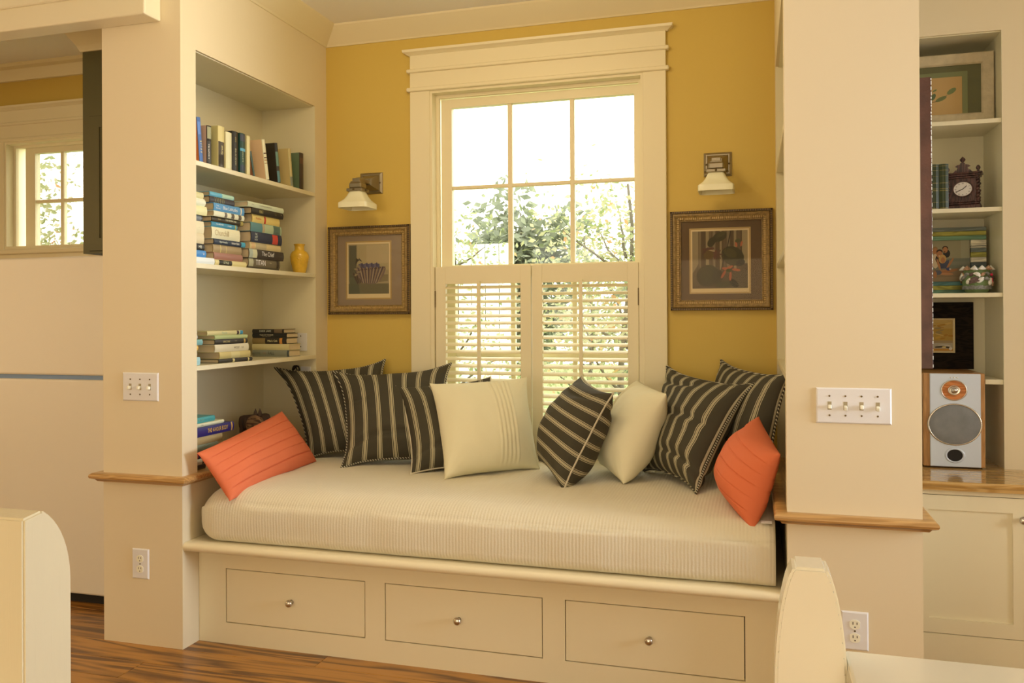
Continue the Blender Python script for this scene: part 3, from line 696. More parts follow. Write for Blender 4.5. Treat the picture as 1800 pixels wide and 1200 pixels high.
# ------------------------------------------------------------------ switches and outlets
def plate_bm(x, y, z, w, h):
    bm = bmesh.new(); rs = []
    for d, yo in ((0, 0), (.0, -.002), (.004, -.0055)):
        rs.append([bm.verts.new((x+a*(w/2-d), y+yo, z+b*(h/2-d))) for a, b in ((-1, -1), (1, -1), (1, 1), (-1, 1))])
    for a, b in zip(rs, rs[1:]):
        for k in range(4): bm.faces.new((a[k], a[(k+1) % 4], b[(k+1) % 4], b[k]))
    bm.faces.new(rs[-1]); bmesh.ops.recalc_face_normals(bm, faces=bm.faces); return bm
def screw(x, y, z, p, r=.0032): obj('screw', lathe([(.0001, .0018), (r*.8, .0015), (r, 0)], 8, (x, y, z), False, '-Y'), M['screw'], p)
def switch(x, z, n, w, h, label):
    t = thing('light_switch', label, 'switch', (x, YF, z))
    obj('cover_plate', plate_bm(x, YF, z, w, h), M['plate'], t)
    for k in range(n):
        xx = x+(k-(n-1)/2)*.046; y = YF-.0055
        obj('slot', B((xx-.0058, xx+.0058, y-.0006, y, z-.0125, z+.0125)), mat('slot_shade', ph(150, 122, 74), .6), t)
        up = (k % 2 == 0) or n == 3
        tg = B((xx-.0048, xx+.0048, y-.014, y, z-.0105, z+.002), bev=.0015); bmesh.ops.rotate(tg, cent=(xx, y, z), matrix=Matrix.Rotation(.35 if not up else -.15, 3, 'X'), verts=tg.verts)
        obj('toggle', tg, M['toggle'], t)
        for dz in (-.030, .030): screw(xx, y, z+dz, t)
switch(-2.3379, 1.0207, 3, .168, .112, 'triple light switch plate on the left pillar')
switch(0.2898, 1.0110, 4, .216, .110, 'four-gang light switch plate on the right pillar')
def outlet(x, z, label):
    t = thing('power_outlet', label, 'outlet', (x, YF, z))
    obj('cover_plate', plate_bm(x, YF, z, .078, .118), M['plate'], t)
    for dz in (-.0205, .0205):
        y = YF-.0055
        bm = prism([(x+p[0], z+dz+p[1]) for p in [(max(-.0148, min(.0148, .0172*math.cos(2*PI*k/24))), .0145*math.sin(2*PI*k/24)) for k in range(24)]], y-.0022, y)
        r = obj('receptacle', bm, M['toggle'], t)
        for dx, hh in ((-.0058, .0042), (.0058, .0036)): obj('slot', B((x+dx-.0011, x+dx+.0011, y-.0026, y-.002, z+dz+.004-hh, z+dz+.004+hh)), M['dark_gap'], r)
        obj('slot', lathe([(.0022, 0), (.0022, .0005)], 10, (x, y-.0021, z+dz-.0075), True, '-Y'), M['dark_gap'], r)
    screw(x, YF-.0055, z, t)
outlet(-2.3408, .3204, 'duplex power outlet low on the left pillar')
outlet(0.2895, .3207, 'duplex power outlet low on the right pillar behind the bench post')
t = thing('blank_plate', 'white blank cover plate at the end of the third bookshelf', 'plate', (-2.225, 3.777, 1.165))
obj('cover', B((-2.2541, -2.1966, 3.7735, 3.7772, 1.1198, 1.211), bev=.001), M['plate'], t); screw(-2.232, 3.7735, 1.196, t); screw(-2.232, 3.7735, 1.142, t)
t = thing('blank_plate', 'white cover plate behind the black cord above the corner cushion', 'plate', (-2.2, 3.777, 1.0))
obj('cover', B((-2.232, -2.176, 3.7735, 3.7772, .955, 1.040), bev=.001), M['plate'], t)
t = thing('cord_loop', 'black electrical cord tied in a loop under the third bookshelf', 'cord', (-2.24, 3.75, 1.0))
cp_ = []
for k in range(40):
    a = k/39*4.4*PI
    cp_.append((-2.245+.016*math.sin(a)*(1-.2*math.sin(a/3)), 3.745+.012*math.cos(a*.5), 1.024+.018*math.cos(a)+.004*math.sin(2.2*a)))
cp_ = [(-2.32, 3.74, .985), (-2.29, 3.74, .99)]+cp_+[(-2.225, 3.755, .98), (-2.205, 3.766, .965)]
obj('cord', tube(cp_, .0032, 6), mat('black_rubber', (0.012, 0.011, 0.010, 1), .5), t, smooth=True)

# ------------------------------------------------------------------ books
M['pages'] = mat('book_pages', ph(188, 152, 96, .75), 0.85)
nt = M['pages'].node_tree; b_ = nt.nodes['Principled BSDF']; tc = nt.nodes.new('ShaderNodeTexCoord'); mp = nt.nodes.new('ShaderNodeMapping'); mp.inputs['Scale'].default_value = (3, 3, 900)
n_ = nt.nodes.new('ShaderNodeTexNoise'); n_.inputs['Scale'].default_value = 1; nt.links.new(tc.outputs['Object'], mp.inputs['Vector']); nt.links.new(mp.outputs['Vector'], n_.inputs['Vector'])
bp = nt.nodes.new('ShaderNodeBump'); bp.inputs['Strength'].default_value = .3; bp.inputs['Distance'].default_value = .001
nt.links.new(n_.outputs['Fac'], bp.inputs['Height']); nt.links.new(bp.outputs['Normal'], b_.inputs['Normal'])
BOOKC = {}
def bcol(c, rough=.35):
    if c not in BOOKC: BOOKC[c] = mat('book_cloth', tuple(min(.9, L1(k)/(t*.85)) for k, t in zip(c, (1.0, .82, .70))) + (1,), rough)
    return BOOKC[c]
def book(label, mtx, L, T, D, col, deco=(), title=None, front=None, group=None, over=.003, bulge=.0035):
    """spine at local x=0 facing +x, length L along y, thickness T along z"""
    t = thing('book', label, 'book', group=group, mtx=mtx)
    c = .0022
    bm = bmesh.new()
    sp = [(bulge*math.sin(PI*k/6), T*k/6) for k in range(7)]
    outer = [(-D, 0)]+[(-.003, 0)]+[(x, z) for x, z in sp]+[(-.003, T), (-D, T)]
    inner = [(-D, c), (-.004, c)]+[(x-.003, max(c, min(T-c, z))) for x, z in sp]+[(-.004, T-c), (-D, T-c)]
    pts = outer+inner[::-1]
    rings = [[bm.verts.new((p[0], y_, p[1])) for p in pts] for y_ in (0, L)]
    m = len(pts)
    for k in range(m): bm.faces.new((rings[0][k], rings[0][(k+1) % m], rings[1][(k+1) % m], rings[1][k]))
    h = m//2
    for r in rings:
        for k in range(h-1): bm.faces.new((r[k], r[k+1], r[m-2-k], r[m-1-k]))
    bmesh.ops.recalc_face_normals(bm, faces=bm.faces)
    if front is not None:
        for f in bm.faces:
            cc = f.calc_center_median()
            if cc.z > T-.0005 and cc.x < -.003: f.material_index = 1
    obj('cover', bm, [bcol(col), bcol(front)] if front else bcol(col), t, world=False)
    obj('pages', B((-D+over, -.0035, over, L-over, c, T-c)), M['pages'], t, world=False)
    for (a, b, dc) in deco:
        bm = bmesh.new(); rr = []
        for y_ in (a*L, b*L): rr.append([bm.verts.new((x+.0005, y_, z)) for x, z in [(s_[0], s_[1]*.94+T*.03) for s_ in sp]])
        for k in range(6): bm.faces.new((rr[0][k], rr[1][k], rr[1][k+1], rr[0][k+1]))
        bmesh.ops.recalc_face_normals(bm, faces=bm.faces)
        for f in bm.faces:
            if f.normal.x < 0: f.normal_flip()
        obj('spine_band', bm, bcol(dc), t, world=False)
    for tt in (title or []):
        body, size, pos, zf, tc_ = tt[:5]; sx = tt[5] if len(tt) > 5 else 1
        x_ = bulge*math.sin(PI*zf)+.0009
        text(t, 'spine_title', body, size, bcol(tc_), axes((x_, pos*L, T*zf), (0, 1, 0), (0, 0, 1), (1, 0, 0)), sx)
    return t
GS = {'1': 'books standing on the top bookshelf', '2': 'books stacked on the second bookshelf', '3': 'books stacked on the third bookshelf', '4': 'books stacked on the bottom bookshelf'}
UP = Matrix.Rotation(PI/2, 4, 'X')
def upright(label, X, Yn, T, h, col, D=.15, lean=0, **k):
    # near cover at Yn; local y -> up, local z -> towards the viewer
    m = Matrix.Translation((X, Yn+T, 1.9265+T*math.sin(lean))) @ Matrix.Rotation(lean, 4, 'X') @ UP
    return book(label, m, h, T, D, col, group=GS['1'], **k)
BK, WH, CRM = (34, 30, 26), (222, 210, 180), (204, 178, 118)
upright('tall blue book leaning at the near end of the top bookshelf', -2.166, 2.886, .022, .182, (70, 98, 144), lean=.10, D=.16, front=(214, 120, 60), title=[('F P J J E', .015, .35, .5, (220, 190, 110), 1.1)], deco=((.62, .9, (92, 120, 170)),))
upright('black and white book beside the tall blue book on the top shelf', -2.162, 2.928, .028, .160, BK, front=(196, 150, 120), deco=((.66, .97, (150, 140, 104)), (.04, .6, (64, 60, 54))), title=[('A WHITE ERA', .013, .33, .7, (226, 214, 186), .8)])
upright('thick cream book with a dark lower spine on the top shelf', -2.154, 2.990, .042, .172, CRM, D=.14, front=(190, 168, 108), deco=((.0, .62, (70, 58, 46)), (.06, .3, (84, 68, 52))), title=[('Great', .018, .42, .5, (214, 186, 120), .9)])
upright('glossy cream book with a painted gloss highlight down its spine, top shelf', -2.154, 3.042, .042, .158, (206, 184, 136), deco=((.02, .98, (214, 196, 152)),))  # lighter spine band is the gloss highlight put into the colour
upright('thick black book with cream spine lettering on the top shelf', -2.156, 3.092, .042, .172, (32, 28, 24), title=[('HOUSE OF THE', .0125, .36, .55, (206, 186, 136), .85), ('DARK', .011, .80, .55, (180, 150, 90), .8)])
upright('dark green and navy patterned book on the top bookshelf', -2.154, 3.144, .040, .174, (28, 60, 50), deco=((.55, .62, (90, 150, 170)), (.05, .2, (44, 52, 66)), (.8, .97, (60, 60, 70))), title=[('BLUE FOREST', .0105, .42, .6, (190, 186, 140), .8)])
upright('slim cream book upright in the middle of the top shelf', -2.154, 3.194, .026, .172, (204, 180, 124), deco=((.02, .98, (212, 190, 138)),))
upright('short dark green paperback leaning low on the top shelf', -2.158, 3.252, .012, .112, (52, 66, 44), lean=.26, D=.11, front=(150, 92, 64))
upright('white book with an orange edge leaning on the top shelf', -2.154, 3.348, .024, .182, (214, 196, 158), lean=.20, front=(214, 170, 128), deco=((.53, .56, (90, 52, 36)), (.64, .67, (80, 44, 32)), (.4, .42, (150, 110, 70)), (.47, .5, (170, 130, 80))))
upright('dark book with a blue-green marbled spine leaning on the top shelf', -2.156, 3.446, .026, .186, (44, 34, 26), lean=.15, deco=((.02, .3, (76, 112, 116)), (.42, .78, (96, 122, 104)), (.8, .98, (36, 34, 34))))
upright('beige book leaning near the far end of the top shelf', -2.156, 3.560, .024, .182, (182, 156, 102), lean=.13, front=(196, 164, 106), deco=((.02, .26, (120, 116, 96)),))
upright('green book with a dark brown spine at the far end of the top shelf', -2.154, 3.640, .036, .180, (54, 40, 30), front=(92, 104, 76), deco=((.7, .86, (84, 54, 36)),))

def flat(label, z, X, Y0, L, T, D, col, zb, grp, rot=0, **k):
    m = Matrix.Translation((X, Y0, zb+z)) @ Matrix.Rotation(rot, 4, 'Z')
    return book(label, m, L, T-.0004, D, col, group=GS[grp], **k)
Z2 = 1.5132
def pile(rows, zb, grp):
    """rows bottom first: label, X, Y0, L, T, D, colour, kwargs"""
    z = 0
    for r in rows:
        flat(r[0], z, r[1], r[2], r[3], r[4], r[5], r[6], zb, grp, **(r[7] if len(r) > 7 else {})); z += r[4]
    return z
IV = (212, 196, 152)
pile([
 ('white book with a purple lower edge at the bottom of the nearest second-shelf stack', -2.157, 2.842, .122, .0262, .15, (220, 210, 200), dict(deco=((.0, .9, (216, 206, 196)),))),
 ('bright blue book second from the bottom of the nearest second-shelf stack', -2.167, 2.842, .080, .0285, .15, (60, 118, 164), dict(title=[('U', .014, .78, .5, (220, 220, 220), 1)])),
 ('black book with bold white letters in the nearest second-shelf stack', -2.180, 2.842, .088, .0290, .15, (30, 26, 24), dict(title=[('MFB', .017, .66, .5, (220, 206, 176), .7)])),
 ('thick tan-cream book above the black one in the nearest second-shelf stack', -2.180, 2.842, .085, .0420, .15, (206, 178, 136)),
 ('thick ivory book in the middle of the nearest second-shelf stack', -2.180, 2.842, .085, .0500, .15, (214, 190, 148), dict(title=[('-', .012, .6, .5, (120, 90, 60), 1)])),
 ('black and silver book high in the nearest second-shelf stack', -2.182, 2.842, .078, .0240, .15, (54, 52, 52), dict(deco=((.4, .9, (110, 108, 106)),))),
 ('pale yellow book third from the top of the nearest second-shelf stack', -2.172, 2.842, .094, .0370, .15, (214, 196, 140)),
 ('rounded white book second from the top of the nearest second-shelf stack', -2.182, 2.842, .092, .0330, .15, (222, 210, 176), dict(bulge=.009)),
 ('cream book on top of the nearest second-shelf stack', -2.184, 2.842, .088, .0250, .15, (204, 182, 128)),
], Z2, '2')
pile([
 ('cream book with a black label at the bottom of the middle second-shelf stack', -2.157, 2.968, .222, .0232, .15, (204, 178, 118), dict(deco=((.12, .52, (36, 32, 28)),), title=[('STYLE', .014, .33, .5, (214, 200, 150), 1)])),
 ('dusty mauve book second from the bottom of the middle second-shelf stack', -2.162, 2.968, .200, .0300, .15, (150, 98, 80)),
 ('tan book under the navy one in the middle second-shelf stack', -2.167, 2.968, .200, .0345, .15, (154, 124, 84), dict(deco=((.24, .27, (190, 160, 96)), (.44, .46, (190, 160, 96))))),
 ('navy book with white script and a teal end, middle second-shelf stack', -2.162, 2.968, .222, .0230, .15, (34, 46, 62), dict(deco=((.86, .99, (64, 140, 158)),), title=[('Apprenticeship', .0125, .28, .5, (214, 206, 180), .72), ('Robert Bolt', .0135, .66, .5, (224, 214, 186), .85)])),
 ('thick ivory book with faint lettering in the middle second-shelf stack', -2.172, 2.968, .196, .0500, .15, (214, 194, 152), dict(title=[('Churchill', .034, .34, .52, (178, 148, 100), .8)])),
 ('teal book with white lettering in the middle second-shelf stack', -2.174, 2.968, .180, .0220, .15, (58, 122, 142), dict(deco=((.9, .95, (170, 160, 80)),), title=[('YOU ARE HERE', .0085, .3, .6, (220, 214, 200), .9), ('STORIES', .0085, .68, .5, (220, 214, 200), .9)])),
 ('black book with gold letters in the middle second-shelf stack', -2.172, 2.968, .222, .0220, .15, (50, 40, 26), dict(deco=((.9, .99, (160, 136, 70)),), title=[('THE HUMAN AGE', .0115, .58, .6, (222, 204, 160), .85), ('Diane', .0095, .22, .6, (196, 160, 90), .9)])),
 ('white book with small ship drawings in the middle second-shelf stack', -2.162, 2.968, .214, .0230, .15, (214, 200, 166), dict(deco=((.34, .42, (110, 96, 80)), (.56, .66, (90, 78, 64)), (.8, .9, (90, 78, 64))))),
 ('sky blue book with white title in the middle second-shelf stack', -2.162, 2.968, .214, .0330, .15, (80, 130, 164), dict(deco=((.87, .91, (214, 190, 160)),), title=[('Blue Latitudes', .021, .52, .5, (220, 220, 214), .85), ('Tony', .0095, .11, .68, (220, 220, 214), .9), ('Horwitz', .0095, .13, .34, (220, 220, 214), .9)])),
 ('dark navy book with gilt marks near the top of the middle second-shelf stack', -2.182, 2.968, .172, .0290, .15, (52, 46, 50), dict(deco=tuple((.2+.07*k, .215+.07*k, (150, 136, 80)) for k in range(6)))),
 ('thin light blue book on top of the middle second-shelf stack', -2.182, 2.968, .168, .0190, .15, (98, 156, 170), dict(deco=((.5, .98, (170, 190, 160)),))),
], Z2, '2')
pile([
 ('thin dark book at the very bottom of the far second-shelf stack', -2.162, 3.209, .250, .0085, .15, (64, 54, 40)),
 ('taupe book with large white title near the bottom of the far stack', -2.162, 3.214, .254, .0375, .165, (104, 88, 64), dict(deco=((.0, .14, (170, 156, 120)), (.88, .95, (56, 46, 36))), title=[('TITAN', .034, .36, .5, (232, 222, 196), .8), ('Ron', .009, .68, .6, (190, 172, 130), 1)])),
 ('dark brown book with a pale portrait patch in the far second-shelf stack', -2.157, 3.210, .282, .0415, .165, (58, 48, 40), dict(deco=((.0, .10, (160, 158, 136)), (.10, .22, (190, 176, 136))), title=[('The Chief', .029, .52, .55, (228, 218, 190), .85)])),
 ('cream and grey book under the navy one in the far second-shelf stack', -2.163, 3.225, .250, .0315, .165, (200, 168, 114), dict(deco=((.18, .52, (176, 152, 112)), (.05, .15, (204, 160, 110))))),
 ('thick navy book with a red band in the far second-shelf stack', -2.158, 3.228, .250, .0470, .165, (40, 44, 58), dict(deco=((.68, .86, (184, 60, 46)),), title=[('THE', .0125, .15, .76, (214, 206, 180), .8), ('LAST', .0125, .15, .5, (214, 206, 180), .8), ('LION', .0125, .15, .24, (214, 206, 180), .8)])),
 ('teal and pale green book in the far second-shelf stack', -2.158, 3.226, .250, .0415, .165, (82, 116, 112), dict(deco=((.44, .99, (162, 164, 124)), (.36, .44, (166, 142, 102)), (.72, .95, (110, 128, 112))))),
 ('yellow-cream book with a red bar in the far second-shelf stack', -2.163, 3.245, .222, .0370, .165, (208, 172, 96), dict(deco=((.42, .48, (180, 48, 36)),), title=[('Royalties', .014, .21, .55, (176, 72, 50), .85)])),
 ('black book second from the top of the far second-shelf stack', -2.154, 3.227, .258, .0285, .165, (34, 29, 25), dict(title=[('1861', .022, .28, .5, (180, 156, 90), .8), ('G', .016, .74, .5, (120, 104, 66), 1), ('*', .016, .92, .5, (180, 156, 110), 1)])),
 ('pale grey-white book on top of the far second-shelf stack', -2.154, 3.199, .290, .0240, .165, (192, 186, 152), dict(title=[('Ford', .008, .12, .5, (110, 100, 80), 1), ('COUNTING OF MILESTONES', .0085, .47, .5, (110, 100, 80), .9)])),
], Z2, '2')
# third shelf
Z3 = 1.1002
pile([
 ('pale blue paperback at the bottom of the nearest third-shelf pile', -2.175, 2.842, .050, .0330, .15, (150, 176, 172)),
 ('white-grey paperback in the lower half of the nearest third-shelf pile', -2.18, 2.842, .036, .0270, .15, (150, 142, 128)),
 ('yellow-orange book in the nearest third-shelf pile', -2.18, 2.842, .044, .0210, .15, (214, 156, 64)),
 ('teal rounded paperback in the nearest third-shelf pile', -2.175, 2.842, .066, .0230, .15, (112, 148, 140)),
 ('grey-pink paperback near the top of the nearest third-shelf pile', -2.18, 2.842, .040, .0200, .15, (176, 160, 150)),
 ('white paperback on top of the nearest third-shelf pile', -2.18, 2.842, .036, .0200, .15, (214, 206, 190)),
], Z3, '3')
pile([
 ('black thin book at the bottom of the left third-shelf stack', -2.172, 3.010, .230, .0165, .14, (44, 38, 32), dict(deco=((.4, .46, (196, 170, 110)), (.86, .9, (196, 170, 110))), rot=-.04)),
 ('beige book above the thin black one, left third-shelf stack', -2.182, 3.030, .215, .0290, .14, (190, 162, 100), dict(deco=((.36, .64, (200, 176, 120)),), rot=-.03)),
 ('cream-white book with a small black word, left third-shelf stack', -2.192, 3.012, .230, .0325, .14, (206, 184, 150), dict(title=[('WOLF', .0135, .62, .5, (60, 50, 40), 1), ('VA', .012, .80, .5, (120, 104, 80), 1)], rot=-.04)),
 ('black book with a gilt emblem, left third-shelf stack', -2.192, 3.012, .225, .0220, .14, (48, 42, 38), dict(title=[('ENCORE', .012, .34, .5, (190, 164, 104), 1), ('TALES', .006, .62, .6, (170, 150, 110), 1)], deco=((.88, .93, (176, 136, 70)),), rot=-.03)),
 ('pale green book second from the top, left third-shelf stack', -2.192, 3.012, .228, .0175, .14, (168, 168, 112), dict(rot=-.02)),
 ('cream paperback with a teal end on top of the left third-shelf stack', -2.202, 2.975, .245, .0190, .12, (200, 178, 124), dict(deco=((.91, .995, (52, 122, 146)), (.82, .88, (56, 38, 44))), title=[('Florida', .013, .46, .5, (126, 150, 120), 1)], rot=-.02)),
], Z3, '3')
def facing(label, z, X0, Yf, L, T, D, col, **k):
    m = Matrix.Translation((X0, Yf, Z3+z)) @ Matrix.Rotation(-PI/2+k.pop('rot', 0), 4, 'Z')
    return book(label, m, L, T-.0004, D, col, group=GS['3'], **k)
z = 0
for lab, X0, L, T, col, kw in [
 ('grey book with large dark capitals at the bottom of the right third-shelf stack', -2.382, .204, .0320, (128, 120, 100), dict(title=[('BEFORE', .017, .12, .5, (88, 86, 76), .75), ('THE', .012, .34, .5, (150, 110, 90), .6), ('FALL', .021, .52, .5, (62, 62, 58), .8)], deco=((.95, 1, (62, 66, 70)),))),
 ('glossy cream book second from the bottom of the right third-shelf stack', -2.382, .206, .0300, (200, 176, 124), dict(bulge=.006)),
 ('brown and black book with orange flames in the right third-shelf stack', -2.382, .190, .0300, (40, 32, 26), dict(deco=((.0, .38, (132, 104, 60)), (.8, .88, (190, 120, 50))), title=[("Mike's Cafe", .014, .6, .5, (220, 196, 140), .85)])),
 ('black book with white capitals in the right third-shelf stack', -2.382, .192, .0225, (30, 27, 25), dict(title=[('TALES OF WONDER', .0085, .42, .62, (210, 186, 150), 1), ('AND OTHER STORIES', .005, .42, .28, (160, 140, 110), 1)])),
 ('black paperback with a yellow-green cover on top of the right third-shelf stack', -2.382, .176, .0205, (36, 30, 28), dict(front=(188, 160, 80), deco=((.7, .95, (104, 80, 58)),), title=[('DARK LAKE', .0125, .42, .5, (200, 186, 160), 1)])),
]:
    facing(lab, z, X0, 3.575, L, T, .105, col, **kw); z += T
# bottom shelf, partly behind the coral cushion
Z4 = .6744
pile([
 ('dark book at the bottom of the stack behind the left coral cushion', -2.172, 2.845, .075, .0200, .15, (48, 40, 34)),
 ('white book with black edges low behind the left coral cushion', -2.172, 2.845, .062, .0240, .15, (190, 180, 160), dict(deco=((.0, .1, (40, 36, 32)), (.86, 1, (40, 36, 32))))),
 ('navy book with a red top edge low behind the left coral cushion', -2.174, 2.845, .060, .0260, .15, (44, 54, 84), dict(deco=((.3, .5, (170, 50, 46)),))),
 ('grey-green book in the middle of the stack behind the left coral cushion', -2.174, 2.845, .16, .0300, .15, (112, 116, 96)),
 ('tan book under the purple book behind the left coral cushion', -2.174, 2.845, .19, .0320, .15, (160, 132, 88)),
 ('thick purple-blue book with yellow capitals behind the left coral cushion', -2.170, 2.842, .268, .0380, .16, (44, 38, 92), dict(title=[('THE 4-HOUR BODY', .025, .58, .52, (216, 164, 60), .62)], deco=((.93, .96, (200, 150, 60)),))),
 ('thin white book on top of the purple-blue book behind the coral cushion', -2.182, 2.846, .212, .0150, .15, (206, 192, 156), dict(title=[('2.0m', .009, .3, .5, (80, 74, 60), 1)])),
 ('teal book on top of the stack behind the left coral cushion', -2.192, 2.846, .164, .0230, .14, (64, 138, 136), dict(title=[('THE ZOO', .013, .42, .5, (130, 160, 130), .8)])),
], Z4, '4')

# ------------------------------------------------------------------ vase and carved animal on the shelves
M['yglaze'] = mat('yellow_glaze', ph(206, 148, 34, .8), 0.18, coat=.5, var=.12, vscale=30)
t = thing('vase', 'small yellow glazed vase at the far end of the second bookshelf', 'vase', (-2.200, 3.712, Z2))
vp = [(.0001, 0), (.028, 0), (.030, .004), (.036, .024), (.044, .060), (.0465, .082), (.045, .094), (.037, .108), (.027, .114), (.0235, .120), (.0235, .136), (.027, .143), (.0285, .147), (.0255, .147), (.021, .136), (.0001, .130)]
obj('body', lathe(vp, 36, (-2.200, 3.712, Z2), False), M['yglaze'], t, smooth='auto')
fl_ = []
for k in range(6): fl_.append(lathe([(.0001, .003), (.0045, .0024), (.006, 0)], 10, (-2.200+.0075*math.cos(k*PI/3), 3.712-.0435, Z2+.074+.0075*math.sin(k*PI/3)), False, '-Y'))
fl_ = join(*fl_); bmesh.ops.rotate(fl_, cent=(-2.2, 3.712, Z2), matrix=Matrix.Rotation(.55, 3, 'Z'), verts=fl_.verts)
obj('moulded_rosette', fl_, M['yglaze'], t, smooth=True)
t = thing('carved_animal', 'small carved wooden animal with spiky ears behind the left coral cushion', 'figurine', (-2.30, 3.45, Z4))
W_ = wood('carved_wood', ph(70, 44, 24, .6), ph(124, 84, 44, .6), 0, 6, .6, 8, 0, False); W2_ = mat('carved_bark', ph(62, 42, 26, .6), .8, bump=.6, bscale=90)
bm = lathe([(.0001, -.075), (.034, -.074), (.038, -.06), (.040, .05), (.036, .062), (.0001, .064)], 20, (0, 0, 0), False, 'X')
bmesh.ops.transform(bm, matrix=Matrix.Translation((-2.335, 3.53, Z4+.108)) @ Matrix.Rotation(.9, 4, 'Z'), verts=bm.verts)
obj('body', bm, W2_, t, smooth='auto')
bm = lathe([(.0001, -.012), (.042, -.012), (.047, -.006), (.047, .008), (.040, .014), (.0001, .015)], 24, (-2.285, 3.448, Z4+.106), False, '-Y')
hd = obj('head', bm, W_, t, smooth='auto')
obj('nose', lathe([(.0001, .006), (.005, .004), (.006, 0)], 10, (-2.283, 3.433, Z4+.098), False, '-Y'), M['dark_gap'], hd, smooth=True)
for dx, dz, h in ((-.075, .06, .075), (-.052, .085, .06), (.002, .142, .042), (.026, .142, .044)):
    obj('ear', lathe([(.0001, 0), (.0095, .002), (.0105, h*.35), (.006, h*.7), (.0006, h)], 8, (-2.290+dx, 3.455, Z4+dz), False), W2_, t, smooth=True)
for dx, dy in ((-.02, -.01), (.03, -.01), (-.06, .11), (-.02, .12)): obj('leg', lathe([(.009, 0), (.008, .075)], 8, (-2.30+dx, 3.455+dy, Z4)), W2_, t)

# ------------------------------------------------------------------ right-hand bookcase, counter and cabinet
def rbook():
    t = thing('built_in_bookcase', 'built-in cream bookcase above the wooden counter at the far right', 'bookcase', (0.74, YN, .674))
    x0, x1, y1 = 0.53, 0.950, 3.997
    obj('back_panel', B((x0, x1, y1-.008, y1, .674, 2.42)), M['shelf_paint'], t)
    for a, b in ((x0, x0+.0015), (x1-.0015, x1)): obj('side_panel', B((a, b, YN, y1-.008, .674, 2.42)), M['shelf_paint'], t)
    obj('top_panel', B((x0+.0015, x1-.0015, YN+.012, y1-.008, 2.416, 2.42)), M['shelf_paint'], t)
    for z in (2.0713, 1.7176, 1.3753): obj('shelf', B((x0+.0015, x1-.0015, YN+.006, y1-.008, z-.0175, z), bev=.0012), M['shelf_paint'], t)
    obj('short_shelf', B((.884, x1-.0015, YN+.006, y1-.008, 1.009, 1.0286), bev=.0012), M['shelf_paint'], t)
rbook()
ct = obj('countertop', join(B((PR, RX1, 3.398, YN, .640, .674)), B((0.5301, 0.9499, YN-.001, 3.988, .640, .674)), sweep([(PR, 3.398), (RX1, 3.398)], [(0, .640), (0, .674), (.012, .674), (.018, .669), (.019, .663), (.016, .657), (.010, .652), (.008, .640)], side=-1)),
         wood('oak_counter', ph(166, 114, 48, .8), ph(186, 134, 64, .8), 0, 1.4, .16, 14, .5, False), smooth='auto')
tag(ct, 'polished honey-coloured wooden counter under the speaker at the far right', 'countertop')
t = thing('base_cabinet', 'cream base cabinet with a panelled door under the wooden counter at the far right', 'cabinet', (1.3, 3.415, 0))
obj('carcass', solid((PR, RX1, 3.415, YN-.001, 0, .6395), [(.548, .9715, 0, 3.44, .1016, .6200), (.9975, 1.4215, 0, 3.44, .1016, .62), (1.4475, 1.8715, 0, 3.44, .1016, .62)]), M['cream'], t)
for k in range(3):
    a = .550+.45*k; b = a+.4195
    d = obj('door', join(solid((a, b, 3.4155, 3.434, .1040, .6175), [(a+.0695, b-.0705, 0, 9, .1585, .5630)]), B((a+.069, b-.070, 3.4235, 3.430, .158, .5635))), M['cream'], t)
    knob((b-.039) if k != 1 else a+.04, 3.4155, .543, d, .0155)

# dark board hung on the side of the right pillar
M['board'] = mat('worn_dark_leather', (0.085, 0.034, 0.022, 1), .42, bump=.5, bscale=70, var=.35, vscale=14)
t = thing('wall_panel', 'dark reddish-brown board with worn edges hung on the side of the right pillar', 'panel', (PR, 3.0, 1.57))
obj('board', B((PR+.001, PR+.0385, 2.78, 3.32, 1.1256, 2.0138), bev=.0012), M['board'], t)
bm = bmesh.new(); rn = random.Random(5); zz = 1.13
while zz < 2.01:
    h = rn.uniform(.003, .012); w = rn.uniform(.0004, .0018)*(1.4 if zz > 1.75 else .8)
    addbox(bm, PR+.0385-w, PR+.0391, 2.7794, 2.786, zz, zz+h); zz += h+rn.uniform(.0005, .006)*(1 if zz > 1.7 else 3)
obj('worn_edge', bm, mat('bare_chipped_edge', ph(214, 196, 168), .7), t, kind='stuff')

# --- top shelf: botanical picture
t = thing('framed_print', 'cream weathered frame with a green mat and leafy sprig on the top right shelf', 'picture', (.76, 3.80, 2.0713))
bm = bmesh.new(); x0, x1, z0, z1 = .56, .944, 2.0715, 2.3640
